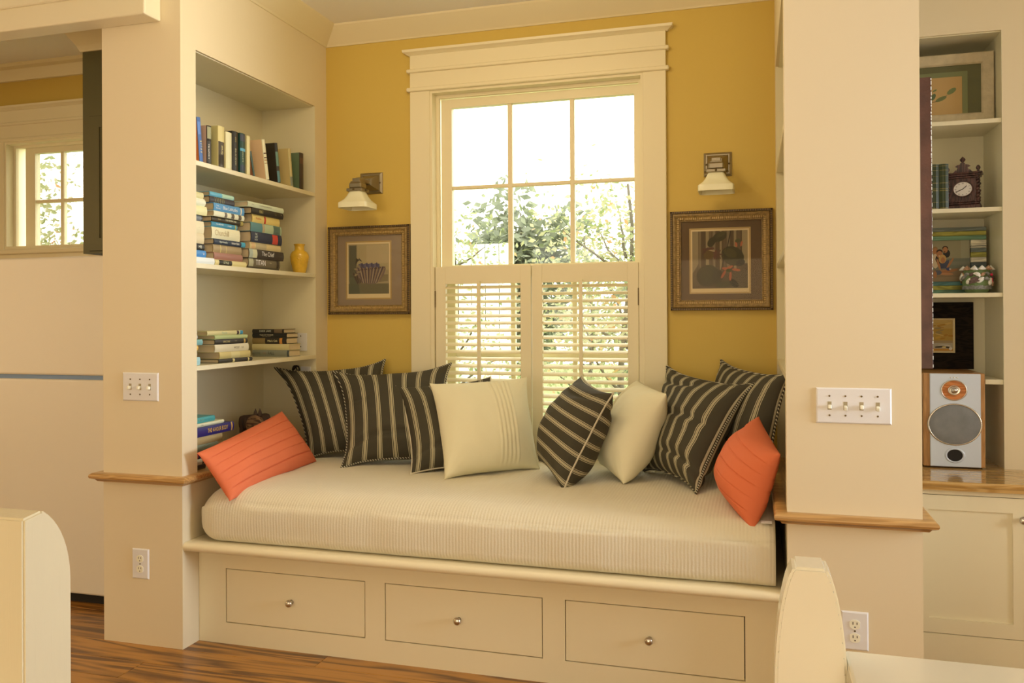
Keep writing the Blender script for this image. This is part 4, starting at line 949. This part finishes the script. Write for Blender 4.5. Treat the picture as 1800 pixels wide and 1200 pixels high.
# the lower edge of the frame stands on the shelf
ring_frame(bm, x0, x1, z0-.0, z1, [(0, .020), (0, -.004), (.004, -.008), (.040, -.004), (.046, .002), (.046, .020)], 3.800)
obj('frame', bm, mat('weathered_cream', ph(150, 122, 76, .62), .6, bump=.4, bscale=120, var=.12, vscale=30), t, smooth='auto')
obj('mat_board', B((x0+.044, x1-.044, 3.806, 3.812, z0+.044, z1-.044)), mat('dark_green_mat', ph(74, 64, 30, .62), .8), t)
bm = bmesh.new(); ring_frame(bm, .61, .848, 2.088, 2.292, [(0, 0), (0, -.002), (.020, -.002), (.020, 0)], 3.8058)
obj('inner_mat', bm, mat('green_mat', ph(92, 84, 42, .62), .8), t)
LG = (104, 116, 70); LG2 = (84, 100, 66)
sp = [((176, 146, 92), RECT)]
for (x, z, rx, rz, r, c) in ((.80, .64, .11, .055, .75, LG), (.60, .46, .12, .05, .5, LG), (.45, .52, .09, .045, 1.2, LG2), (.38, .50, .08, .05, 1.35, LG), (.36, .70, .10, .055, 1.0, LG), (.18, .66, .11, .05, -.7, LG2), (.48, .68, .05, .02, .6, LG), (.16, .40, .08, .018, .2, (140, 120, 76)), (.18, .3, .07, .016, -.4, (140, 120, 76))):
    sp.append((c, ell(x, z, rx, rz, r, 12)))
for a, b in (((.3, .38), (.52, .4)), ((.52, .4), (.72, .55)), ((.2, .55), (.34, .66)), ((.3, .5), (.2, .42))):
    sp.append(((104, 92, 58), [(a[0], a[1]-.007), (b[0], b[1]-.007), (b[0], b[1]+.007), (a[0], a[1]+.007)]))
art('print', t, .630, .828, 2.108, 2.272, 3.8052, sp)

# --- second shelf: green books and clock
def bindcol(c): return bcol(c)
for k, (xa, w, lab) in enumerate(((.698, .034, 'tall dark green book half hidden at the left on the clock shelf'), (.7325, .036, 'dark green gilt-banded book beside the clock'))):
    m = Matrix.Translation((xa, 3.775, 1.7180)) @ Matrix(((0, 0, 1, 0), (-1, 0, 0, 0), (0, 1, 0, 0), (0, 0, 0, 1)))
    m = Matrix(((0, 0, 1, xa), (-1, 0, 0, 3.775), (0, -1, 0, 1.7180), (0, 0, 0, 1)))
    m = Matrix(((0, 0, 1, xa), (-1, 0, 0, 3.775), (0, 1, 0, 1.7180), (0, 0, 0, 1)))
    if m.determinant() < 0: m = Matrix(((0, 0, -1, xa+w), (-1, 0, 0, 3.775), (0, 1, 0, 1.7180), (0, 0, 0, 1)))
    book(lab, m, .190, w, .13, (34, 44, 10), group='green books beside the clock', deco=((.04, .055, (120, 100, 40)), (.17, .18, (110, 92, 40)), (.42, .435, (120, 100, 40)), (.46, .47, (120, 100, 40)), (.58, .6, (96, 82, 38)), (.74, .745, (120, 100, 40)), (.86, .87, (120, 100, 40)), (.95, .965, (96, 82, 38))), bulge=.006)
M['walnut'] = wood('dark_walnut', ph(38, 20, 14, .62), ph(78, 44, 30, .62), 2, 5, .35, 8, .2, False)
ck = thing('mantel_clock', 'small carved dark wood mantel clock with cream dial on the second right shelf', 'clock', mtx=Matrix.Translation((.836, 3.835, 1.7180)) @ Matrix.Rotation(-.28, 4, 'Z'))
def CK(name, bm, m, p=ck, **k): return obj(name, bm, m, p, world=False, **k)
CK('base', join(B((-.066, .066, -.038, .038, 0, .022), bev=.002), B((-.062, .062, -.035, .035, .022, .034), bev=.004)), M['walnut'])
CK('case', B((-.048, .048, -.026, .034, .034, .132)), M['walnut'])
dl = CK('dial', squash(lathe([(.0001, 0), (.0345, 0), (.0345, .003)], 32, (0, -.026, .088), False, '-Y'), .088, .87), mat('enamel_dial', ph(226, 208, 150, .7), .25, coat=.5), smooth='auto')
bm = bmesh.new(); bm = lathe([(.0335, .0025), (.0335, .006), (.037, .007), (.0385, .003), (.0385, 0)], 32, (0, -.026, .088), False, '-Y')
CK('bezel', squash(bm, .088, .87), M['walnut'], smooth='auto')
dlf = CK('dial_face', squash(lathe([(.0001, .0033), (.034, .0033)], 32, (0, -.026, .088), False, '-Y'), .088, .87), dl.data.materials[0], ck)
bm = bmesh.new(); NUM = ['XII', 'I', 'II', 'III', 'IIII', 'V', 'VI', 'VII', 'VIII', 'IX', 'X', 'XI']
INK = mat('black_ink', (0.01, 0.008, 0.006, 1), .6)
for k, nm in enumerate(NUM):
    a = PI/2-k*PI/6
    text(dlf, 'numeral', nm, .0085, INK, axes((.0262*math.cos(a), -.0297, .088+.0228*math.sin(a)), (math.sin(a), 0, -math.cos(a)), (math.cos(a), 0, math.sin(a)), (0, -1, 0)), .7)
for ang, ln in ((PI/2-.85, .020), (PI/2+2*PI*(20/60)*-1+.0, .028)):
    if ln > .025: ang = PI+.42
    bm = bmesh.new(); addbox(bm, -.002, ln, -.0005, .0005, -.0014, .0014)
    bmesh.ops.transform(bm, matrix=Matrix.Translation((0, -.0302, .088)) @ Matrix.Rotation(-ang, 4, 'Y'), verts=bm.verts)
    CK('hand', bm, INK)
CK('cornice', join(B((-.060, .060, -.036, .036, .132, .140), bev=.002), B((-.066, .066, -.040, .040, .140, .148), bev=.002), B((-.072, .072, -.043, .040, .148, .156), bev=.003)), M['walnut'])
CK('pediment', prism([(-.036, .156), (.036, .156), (.026, .168), (.022, .166), (.018, .178), (.028, .182), (.020, .188), (.010, .190), (.008, .196), (-.008, .196), (-.010, .190), (-.020, .188), (-.028, .182), (-.018, .178), (-.022, .166), (-.026, .168)], -.030, -.020), M['walnut'])
CK('finial', lathe([(.006, .194), (.004, .199), (.010, .206), (.011, .211), (.006, .217), (.003, .220), (.0001, .223)], 12, (0, -.025, 0), False), M['walnut'], smooth=True)
for x in (-.056, .056):
    CK('finial', lathe([(.006, .156), (.004, .162), (.008, .168), (.009, .173), (.005, .180), (.0001, .184)], 12, (x, -.028, 0), False), M['walnut'], smooth=True)
    pts = [(x+.0035*math.cos(k*.9), -.030+.0035*math.sin(k*.9), .034+.098*k/48) for k in range(49)]
    CK('twisted_column', tube(pts, [.0062+.0014*math.sin(k*1.3) for k in range(49)], 8), M['walnut'], smooth=True)
bm = bmesh.new()
for k in range(14): addbox(bm, -.058+.0085*k, -.053+.0085*k, -.0375, -.033, .0345, .040)
CK('carved_band', bm, M['walnut'], kind='stuff')

# --- third shelf: photo frame of painted slats and shell pot
ZS3 = 1.3755
t = thing('photo_frame', 'photo frame of coloured wooden slats holding a family beach photo', 'picture', (.755, 3.90, ZS3))
SLC = {'grey': (96, 92, 68), 'olive': (142, 122, 40), 'green': (92, 112, 70), 'cream': (194, 166, 116), 'teal': (70, 96, 74), 'dark': (76, 76, 58)}
SM = {k: wood('painted_slat_'+k, ph(*[int(q*.82) for q in c], .62), ph(*c, .62), 0, 3, .6, 10, 0, True) for k, c in SLC.items()}
def slat(x0, x1, z0, z1, c): obj('slat', B((x0, x1, 3.893+rnd.uniform(-.0008, .0008), 3.912, z0, z1-.0006), bev=.0012), SM[c], t)
fx0, fx1, px0, px1 = .572, .9345, .635, .8745
for z0, z1, c in ((1.3756, 1.3932, 'green'), (1.3932, 1.4115, 'olive'), (1.4115, 1.429, 'teal'), (1.6035, 1.6215, 'green'), (1.6215, 1.640, 'olive'), (1.640, 1.657, 'grey')): slat(fx0, fx1, z0, z1, c)
zc = 1.429
for h, c in ((.022, 'olive'), (.018, 'grey'), (.020, 'green'), (.0195, 'dark'), (.0215, 'cream'), (.0205, 'olive'), (.0185, 'grey'), (.0062, 'cream'), (.0022, 'dark'), (.0093, 'cream'), (.0163, 'cream')):
    z1 = min(zc+h, 1.6033)
    if z1 > zc: slat(px1+.002, fx1, zc, z1, c); slat(fx0, px0-.002, zc, z1, c)
    zc = z1
obj('backing', B((fx0+.004, fx1-.004, 3.911, 3.918, ZS3, 1.655)), M['walnut'], t)
SK, HR = (176, 124, 84), (60, 42, 32)
ph_ = [((150, 146, 118), RECT), ((118, 122, 108), rc(0, 1, .26, .56)), ((128, 130, 114), rc(0, 1, .4, .48)), ((140, 120, 92), [(0, 0), (1, 0), (1, .34), (.6, .30), (0, .26)]), ((150, 130, 100), rc(0, 1, 0, .1)), ((158, 156, 130), rc(.86, 1, .56, 1))]
o_ = .425; kx = .575
def q(x, z): return (o_+kx*x, z)
def pe(c, x, z, rx, rz, r=0, n=12): ph_.append((c, [(a, b) for a, b in ell(o_+kx*x, z, kx*rx, rz, r, n)]))
pe((40, 40, 40), .36, .68, .10, .10); pe(HR, .32, .81, .085, .06); pe(SK, .32, .77, .07, .075); pe((70, 44, 30), .30, .725, .03, .012)
pe((150, 120, 80), .04, .80, .07, .06); pe(SK, .04, .74, .08, .08); pe((206, 190, 160), .04, .50, .10, .18)
pe((44, 42, 42), .17, .55, .13, .12); pe(HR, .16, .73, .09, .06); pe(SK, .16, .66, .085, .09); pe((240, 226, 200), .16, .625, .03, .01)
ph_.append(((70, 76, 98), [q(.14, .32), q(.42, .32), q(.42, .52), q(.30, .50), q(.2, .52)])); pe((196, 160, 100), .24, .55, .11, .11); pe(SK, .255, .52, .06, .075)
pe(SK, .13, .42, .035, .15, .2); pe(SK, .45, .44, .035, .15, -.4); pe(SK, .30, .24, .2, .045, .1); pe((168, 116, 78), .42, .25, .26, .035, .25); pe((186, 134, 92), .35, .18, .2, .03, -.05); pe((92, 96, 110), .10, .22, .12, .06); pe(SK, .03, .17, .05, .09); pe((60, 74, 120), .40, .30, .06, .04, .6); pe((200, 196, 186), .45, .30, .03, .02)
art('photograph', t, px0, px1, 1.4295, 1.6035, 3.9075, ph_)

M['potgreen'] = mat('moss_green_putty', ph(94, 100, 50, .65), .85, bump=.6, bscale=120)
sp_ = thing('shell_pot', 'small round pot covered in seashells in front of the beach photo', 'pot', (.876, 3.80, ZS3))
obj('pot', lathe([(.0001, 0), (.036, 0), (.044, .010), (.053, .035), (.054, .060), (.049, .082), (.048, .098), (.043, .098), (.044, .08), (.048, .05), (.0001, .02)], 28, (.876, 3.80, ZS3), False), M['potgreen'], sp_, smooth='auto')
shm = [mat('shell_cream', ph(212, 184, 130, .65), .45, var=.25, vscale=120), mat('shell_banded', ph(150, 104, 62, .65), .45, var=.6, vscale=160), mat('shell_grey', ph(112, 100, 76, .65), .5, var=.35, vscale=140), mat('shell_dark', ph(84, 58, 42, .65), .5, var=.5, vscale=120)]
red = mat('red_flower', ph(206, 40, 52, .65), .6)
def shell(kind, az, z, r, size, rot, m):
    # snail cone, fan or oyster-like shell, standing out from the pot wall
    if kind == 'cone':
        prof = [(.0001, -size*.15), (size*.62, 0), (size*.68, size*.12), (size*.5, size*.30), (size*.53, size*.36), (size*.34, size*.56), (size*.36, size*.62), (size*.18, size*.82), (.0004, size*1.05)]
        bm = lathe([(r_, z_*.72) for r_, z_ in prof], 12, (0, 0, 0), False)
    elif kind == 'fan':
        bm = bmesh.new(); c = bm.verts.new((0, -size*.2, size*.25)); ring = []
        for k in range(15):
            a = -.2+(PI+.4)*k/14; rr = size*(1 if k % 2 else .93)
            ring.append(bm.verts.new((rr*math.cos(a)*.95, -.002 if k % 2 else 0, rr*math.sin(a)*.9-size*.3)))
        mid = [bm.verts.new((v.co.x*.6, -size*.33+(.0015 if k % 2 else 0), (v.co.z+size*.3)*.55-size*.3)) for k, v in enumerate(ring)]
        base_ = bm.verts.new((0, -.001, -size*.45))
        for k in range(14):
            bm.faces.new((ring[k], ring[k+1], mid[k+1], mid[k])); bm.faces.new((mid[k], mid[k+1], base_))
        bm.verts.remove(c)
    else:
        bm = bmesh.new(); bmesh.ops.create_uvsphere(bm, u_segments=12, v_segments=8, radius=1)
        for v in bm.verts:
            f = 1+.12*math.sin(v.co.z*14); v.co = Vector((v.co.x*size*.45*f, v.co.y*size*.30*f, v.co.z*size*.75))
    m4 = Matrix.Translation((.876, 3.80, ZS3+z)) @ Matrix.Rotation(az, 4, 'Z') @ Matrix.Translation((0, -r, 0)) @ Matrix.Rotation(rot, 4, 'Y')
    bmesh.ops.transform(bm, matrix=m4, verts=bm.verts); bmesh.ops.recalc_face_normals(bm, faces=bm.faces)
    obj('shell', bm, m, sp_, smooth=True)
for k in range(11): shell('cone', k*2*PI/11+.15, .095, .050, .0235, .15*math.sin(k*2.1), shm[k % 2])
for k in range(10): shell('fan', k*2*PI/10+.05, .024, .0475, .021, 0, shm[2])
rn = random.Random(11)
for k in range(16): shell(('egg', 'cone', 'egg', 'fan')[k % 4], k*2*PI/16, .054+.012*rn.uniform(-1, 1), .0555, rn.uniform(.019, .025), rn.uniform(-1.2, 1.2), shm[(k*2+k//3) % 4])
for k in range(16): shell(('egg', 'fan')[k % 2], k*2*PI/16+.2, .076, .0535, .015, rn.uniform(-1, 1), shm[(k+1) % 4])
for z in (.047, .056, .074):
    bm = bmesh.new(); bmesh.ops.create_icosphere(bm, subdivisions=1, radius=.006)
    bmesh.ops.translate(bm, vec=(.876+.045, 3.80-.034, ZS3+z), verts=bm.verts); obj('bead', bm, red, sp_)

# --- dark framed painting standing behind the speaker
t = thing('framed_painting', 'small golden landscape painting in a wide dark brown frame above the speaker', 'picture', (.76, 3.97, 1.05))
M['espresso'] = wood('espresso_frame', (.006, .004, .003, 1), (.016, .010, .006, 1), 0, 4, .7, 8, 0, False); M['espresso'].node_tree.nodes['Principled BSDF'].inputs['Specular IOR Level'].default_value = .12
bm = bmesh.new(); ring_frame(bm, .612, .8985, 1.0545, 1.3410, [(0, .012), (0, -.014), (.004, -.018), (.060, -.006), (.066, -.004), (.069, .004), (.069, .012)], 3.972)
obj('frame', bm, M['espresso'], t, smooth='auto')
bm = bmesh.new(); ring_frame(bm, .681, .8295, 1.1235, 1.272, [(0, 0), (0, -.004), (.006, -.001), (.008, .004), (.008, .006)], 3.974)
obj('slip', bm, mat('gilt_slip', ph(176, 142, 84, .65), .35), t)
pt = [((178, 146, 66), RECT), ((188, 160, 92), rc(0, 1, .72, 1)), ((160, 140, 104), rc(0, 1, .26, .34)), ((176, 168, 146), rc(0, 1, .06, .26)), ((200, 196, 182), ell(.75, .16, .2, .05)), ((190, 140, 60), rc(0, 1, 0, .08)), ((62, 54, 42), ell(.62, .14, .16, .03, .1)), ((60, 50, 40), ell(.85, .12, .1, .03, -.2)), ((214, 196, 130), ell(.74, .13, .06, .025)), ((220, 216, 206), ell(.93, .08, .05, .05))]
for k in range(26): pt.append((((196, 158, 70), (168, 124, 44), (206, 176, 100), (150, 132, 84))[k % 4], ell(rn.uniform(.05, .95), rn.uniform(.36, .96), rn.uniform(.06, .16), rn.uniform(.012, .035), rn.uniform(-.3, .3), 9)))
art('painting', t, .688, .8225, 1.130, 1.2655, 3.9775, pt)

# --- loudspeaker
t = thing('loudspeaker', 'wood-sided loudspeaker with silver front standing on the wooden counter', 'speaker', (.762, 3.68, .674))
cabm = wood('cherry_veneer', ph(150, 96, 40, .8), ph(166, 108, 48, .8), 2, 2.2, .35, 12, .2, False)
obj('cabinet', B((.652, .8755, 3.684, 3.955, .6785, 1.0540), bev=.003), cabm, t)
obj('foot', B((.660, .868, 3.70, 3.94, .6743, .6786)), M['dark_gap'], t)
silver = mat('silver_baffle', ph(178, 166, 140, .72), .45, .25)
bf = obj('baffle', B((.6755, .8590, 3.677, 3.6845, .6805, 1.0525), bev=.002), silver, t)
cx = .7645
tw = obj('tweeter_plate', squash(lathe([(.0001, .003), (.043, .003), (.045, 0)], 40, (cx-.002, 3.677, .9865), False, '-Y'), .9865, .87), wood('tweeter_wood', ph(150, 76, 24, .72), ph(176, 96, 36, .72), 0, 4, .25, 8, .6, False), t, smooth='auto')
obj('trim_ring', squash(lathe([(.0435, 0), (.0435, .0042), (.0455, .0046), (.048, .0035), (.0485, 0)], 40, (cx-.002, 3.677, .9865), False, '-Y'), .9865, .87), M['steel'], tw, smooth=True)
obj('dome', squash(lathe([(.0001, .013), (.006, .012), (.0105, .008), (.012, .004), (.016, .0035), (.020, .006), (.0225, .005), (.0225, .002)], 28, (cx-.002, 3.677, .9865), False, '-Y'), .9865, .87), M['steel'], tw, smooth=True)
wf = obj('woofer_grille', squash(lathe([(.0001, .009), (.03, .0086), (.065, .007), (.088, .004), (.093, .002)], 48, (cx, 3.677, .8495), False, '-Y'), .8495, .85), mat('grey_mesh_grille', ph(112, 100, 78, .72), .55, .2, bump=.5, bscale=900, var=.12, vscale=22), t, smooth=True)
obj('woofer_ring', squash(lathe([(.0925, 0), (.0925, .0035), (.095, .0045), (.0985, .003), (.0995, 0)], 48, (cx, 3.677, .8495), False, '-Y'), .8495, .85), M['steel'], wf, smooth=True)
pr_ = obj('port_ring', squash(lathe([(.028, 0), (.0285, .003), (.032, .004), (.036, .0025), (.037, 0)], 36, (cx, 3.677, .7265), False, '-Y'), .7265, .84), silver, t, smooth=True)
obj('port', squash(lathe([(.0001, .0006), (.0285, .0006)], 36, (cx, 3.677, .7265), False, '-Y'), .7265, .84), M['dark_gap'], pr_)
for dx in (-.014, -.002, .010): obj('indicator', lathe([(.0001, .0012), (.0022, .0008), (.0028, 0)], 10, (cx+dx, 3.677, 1.0365), False, '-Y'), M['steel'], t, smooth=True)

# ------------------------------------------------------------------ kitchen side: refrigerator and olive cabinet
t = thing('refrigerator', 'white refrigerator with freezer on top, left of the left pillar', 'refrigerator', (-3.0, 3.12, 0))
obj('body', B((-3.455, -2.565, 3.135, 3.80, .03, 1.572), bev=.006, seg=2), M['fridge'], t)
obj('freezer_door', B((-3.46, -2.56, 3.06, 3.125, 1.0335, 1.5755), bev=.010, seg=3), M['fridge'], t)
obj('fridge_door', B((-3.46, -2.56, 3.06, 3.125, .042, 1.0145), bev=.010, seg=3), M['fridge'], t)
obj('gasket', B((-3.45, -2.57, 3.078, 3.13, 1.0145, 1.0335), (-3.45, -2.57, 3.125, 3.136, .05, 1.56)), M['gasket'], t)
obj('kick_grille', B((-3.44, -2.58, 3.085, 3.14, .0, .042)), M['dark_gap'], t)
t = thing('wall_cabinet', 'dark olive kitchen cabinet above the refrigerator beside the small window', 'cabinet', (-2.8, 3.27, 1.603))
obj('carcass', B((-3.0985, PL-.001, 3.252, YB-.001, 1.603, 2.5735)), M['olive'], t)
d = obj('door', join(solid((-3.0590, -2.535, 3.2465, 3.2525, 1.616, 2.2595), [(-2.999, -2.595, 0, 9, 1.676, 2.206)])), M['olive'], t)
for a in ((-3.0605, -3.0585, 3.2505, 3.2522, 1.6145, 2.261), (-3.0605, -2.53, 3.2505, 3.2522, 2.2595, 2.2615), (-3.0605, -2.53, 3.2505, 3.2522, 1.6143, 1.616)): obj('door_gap', B(a), M['dark_gap'], t)
obj('crown', sweep([(-3.0985, YB-.001), (-3.0985, 3.252), (PL-.001, 3.252)], [(0, 2.5735), (.008, 2.5735), (.02, 2.60), (.06, 2.66), (.10, 2.745), (.105, 2.7825), (0, 2.7825)], side=-1), M['cream'], t)

# ------------------------------------------------------------------ foreground benches
def roundpost(pts, a, b, plane):
    bm = prism(pts, a, b, plane)
    bmesh.ops.bevel(bm, geom=[e for e in bm.edges], offset=.0035, segments=2, affect='EDGES', clamp_overlap=True)
    return bm
def shoulder(w, h, top, sh, both=True):
    """profile: straight sides curving in to a flat top"""
    am = 1.30
    R = [(w/2, 0)]+[(w/2-(w/2-top/2)*(1-math.cos(am*k/11))/(1-math.cos(am)), h-sh+sh*math.sin(am*k/11)/math.sin(am)) for k in range(12)]
    if both: Lp = [(-x, z) for x, z in R[::-1]]
    else: Lp = [(-w/2, h), (-w/2, 0)]
    return R+Lp
t = thing('bench', 'white painted bench back with a round-shouldered post at the lower right', 'bench', (.7, 1.1, 0))
pts = [(x+.0628, z) for x, z in shoulder(.0845, .9875, .038, .165)]
obj('post', roundpost(pts, 1.062, 1.116, 'XZ'), M['white_gloss'], t, smooth='auto')
obj('post', roundpost([(x+1.35, z) for x, z in shoulder(.0845, .9875, .038, .165)], 1.062, 1.116, 'XZ'), M['white_gloss'], t, smooth='auto')
obj('top_rail', B((.104, 1.309, 0.992, 1.106, .845, .8775), bev=.004, seg=2), M['white_gloss'], t)
obj('lower_rail', B((.104, 1.309, 1.07, 1.10, .50, .58), bev=.003), M['white_gloss'], t)
obj('seat', B((.03, 1.39, .66, 1.061, .43, .46), bev=.004), M['white_gloss'], t)
for x in (.06, 1.35): obj('leg', B((x-.03, x+.03, .67, .72, 0, .43), bev=.003), M['white_gloss'], t)
t = thing('bench', 'white painted bench end post with wood grain at the lower left', 'bench', (-1.13, 1.0, 0))
pts = [(1.066+x, z) for x, z in shoulder(.094, .9855, .094, .10, False)]
R_ = [(1.018, 0), (1.113, 0)]+[(1.113-.058*(1-math.cos(1.15*k/10))/(1-math.cos(1.15)), .990-.125+.125*math.sin(1.15*k/10)/math.sin(1.15)) for k in range(11)]+[(1.018, .984)]
M['white_grain'] = mat('white_grained_paint', ph(204, 172, 114), .3, coat=.2)
nt = M['white_grain'].node_tree; tc = nt.nodes.new('ShaderNodeTexCoord'); mp = nt.nodes.new('ShaderNodeMapping'); mp.inputs['Scale'].default_value = (60, 60, 3)
n_ = nt.nodes.new('ShaderNodeTexNoise'); n_.inputs['Scale'].default_value = 1.2; n_.inputs['Detail'].default_value = 2; n_.inputs['Distortion'].default_value = 1.2
bp = nt.nodes.new('ShaderNodeBump'); bp.inputs['Strength'].default_value = .35; bp.inputs['Distance'].default_value = .0025
nt.links.new(tc.outputs['Object'], mp.inputs['Vector']); nt.links.new(mp.outputs['Vector'], n_.inputs['Vector']); nt.links.new(n_.outputs['Fac'], bp.inputs['Height']); nt.links.new(bp.outputs['Normal'], nt.nodes['Principled BSDF'].inputs['Normal'])
obj('post', roundpost(R_, -1.185, -1.086, 'YZ'), M['white_grain'], t, smooth='auto')
obj('post', roundpost([(p[0], p[1]) for p in R_], -2.40, -2.301, 'YZ'), M['white_grain'], t, smooth='auto')
obj('top_rail', B((-2.301, -1.186, 1.03, 1.10, .80, .86), bev=.004), M['white_gloss'], t)
obj('seat', B((-2.38, -1.10, .62, 1.017, .43, .46), bev=.004), M['white_gloss'], t)
for x in (-2.35, -1.135): obj('leg', B((x-.03, x+.03, .63, .68, 0, .43), bev=.003), M['white_gloss'], t)

# ------------------------------------------------------------------ garden outside the windows
struct('ground', B((-22, 12, YB+.3, 30, -.55, -.5)), mat('lawn', (0.16, 0.22, 0.06, 1), .9, var=.3, vscale=3))
def leafmat(name, c1, c2):
    m = bpy.data.materials.new(name); m.use_nodes = True; nt = m.node_tree; b = nt.nodes['Principled BSDF']; N = nt.nodes.new; K = nt.links.new
    tc = N('ShaderNodeTexCoord'); n = N('ShaderNodeTexNoise'); n.inputs['Scale'].default_value = 3.5; n.inputs['Detail'].default_value = 3; K(tc.outputs['Object'], n.inputs['Vector'])
    r = N('ShaderNodeValToRGB'); e = r.color_ramp.elements; e[0].position = .35; e[1].position = .65; e[0].color = c1; e[1].color = c2
    K(n.outputs['Fac'], r.inputs['Fac']); K(r.outputs['Color'], b.inputs['Base Color']); b.inputs['Roughness'].default_value = .5
    tr = N('ShaderNodeBsdfTranslucent'); K(r.outputs['Color'], tr.inputs['Color']); mx = N('ShaderNodeMixShader'); mx.inputs[0].default_value = .45
    K(b.outputs[0], mx.inputs[1]); K(tr.outputs[0], mx.inputs[2]); K(mx.outputs[0], nt.nodes['Material Output'].inputs['Surface']); return m
LM = [leafmat('leaf_pale', (.28, .32, .16, 1), (.50, .48, .34, 1)), leafmat('leaf_green', (.18, .25, .10, 1), (.38, .41, .22, 1)), leafmat('leaf_dark', (.15, .18, .13, 1), (.28, .32, .22, 1)), leafmat('leaf_autumn', (.48, .24, .13, 1), (.52, .38, .18, 1))]
BARK = mat('tree_bark', (.12, .11, .085, 1), .9, bump=.5, bscale=30)
def tree(label, x, y, z0, h, rad, n, seed, mats, ls=.055, sparse=0.0):
    rn = random.Random(seed); t = thing('tree', label, 'tree', (x, y, z0))
    obj('trunk', tube([(x+.05*math.sin(k*.9+seed), y, z0+h*.92*k/9) for k in range(10)], [.035*(1-k/11)+.004 for k in range(10)], 8), BARK, t, smooth=True)
    tips = []
    br = []
    for k in range(16):
        a = rn.uniform(0, 2*PI); zb = z0+h*rn.uniform(.12, .8); ln = rad*rn.uniform(.6, 1.05)*(1.15-abs((zb-z0)/h-.35)); el = rn.uniform(.25, .9)
        p = Vector((x, y, zb)); d = Vector((math.cos(a)*math.cos(el), math.sin(a)*math.cos(el), math.sin(el))); pts = []
        for s in range(7):
            pts.append(p.copy()); p += d*ln/6; d = (d+Vector((rn.uniform(-.25, .25), rn.uniform(-.25, .25), rn.uniform(-.1, .2)))).normalized()
        br.append(tube(pts, [.012*(1-s/7)+.002 for s in range(7)], 5)); tips += pts[2:]
    obj('branches', join(*br), BARK, t, smooth=True)
    bm = bmesh.new()
    for k in range(n):
        b = rn.choice(tips); sp = rad*.22
        c = b+Vector((rn.gauss(0, sp), rn.gauss(0, sp), rn.gauss(0, sp*.9)))
        s = ls*rn.uniform(.6, 1.3); d = Vector((rn.gauss(0, 1), rn.gauss(0, 1), rn.gauss(0, .6)-.25)).normalized(); w = d.cross(Vector((rn.gauss(0, 1), rn.gauss(0, 1), rn.gauss(0, 1)))).normalized()*s*.26
        f = bm.faces.new([bm.verts.new(q_) for q_ in (c, c+d*s*.5+w, c+d*s, c+d*s*.5-w)])
        f.material_index = 0 if rn.random() < .62 else (1 if rn.random() < .85 else 2)
    obj('foliage', bm, mats, t, kind='stuff')
tree('pale green leafy tree just outside the main window, at its right', -0.95, 6.4, -.5, 3.05, 1.0, 5200, 1, [LM[0], LM[1], LM[3]])
tree('pale green leafy tree outside the main window, at its left', -2.75, 7.4, -.5, 2.95, .85, 3600, 2, [LM[1], LM[0], LM[3]])
tree('thin pale shrub in the middle of the main window view', -1.75, 9.0, -.5, 2.9, .6, 1800, 3, [LM[0], LM[1], LM[3]])
for k, (x_, h_) in enumerate(((-6.3, 3.5), (-3.6, 3.75), (-0.9, 3.45))):
    tree(('dark evergreen beyond the garden, leftmost in the main window', 'tallest dark evergreen beyond the white fence', 'dark evergreen beyond the tree at the right of the main window')[k], x_, 13.0, -.5, h_, 1.25, 4200, 40+k, [LM[2], LM[2], LM[1]], .19)
tree('light green tree outside the small kitchen window', -7.3, 7.0, -.5, 3.7, 1.1, 4800, 5, [LM[1], LM[0], LM[3]], .075)
tree('pale tree at the right side of the kitchen window view', -7.6, 9.6, -.5, 3.9, .8, 2600, 6, [LM[0], LM[1], LM[3]], .075)
t = thing('garden_fence', 'white board fence outside the main window at its lower left', 'fence', (-2.1, 10.4, -.5))
FW = mat('white_fence_paint', (.85, .85, .83, 1), .6)
for k in range(12): obj('board', B((-5.3+.19*k, -5.3+.19*k+.172, 10.4, 10.425, -.5, 2.24)), FW, t)
for z in (.0, 1.7): obj('rail', B((-5.3, -3.03, 10.425, 10.47, z, z+.09)), FW, t)
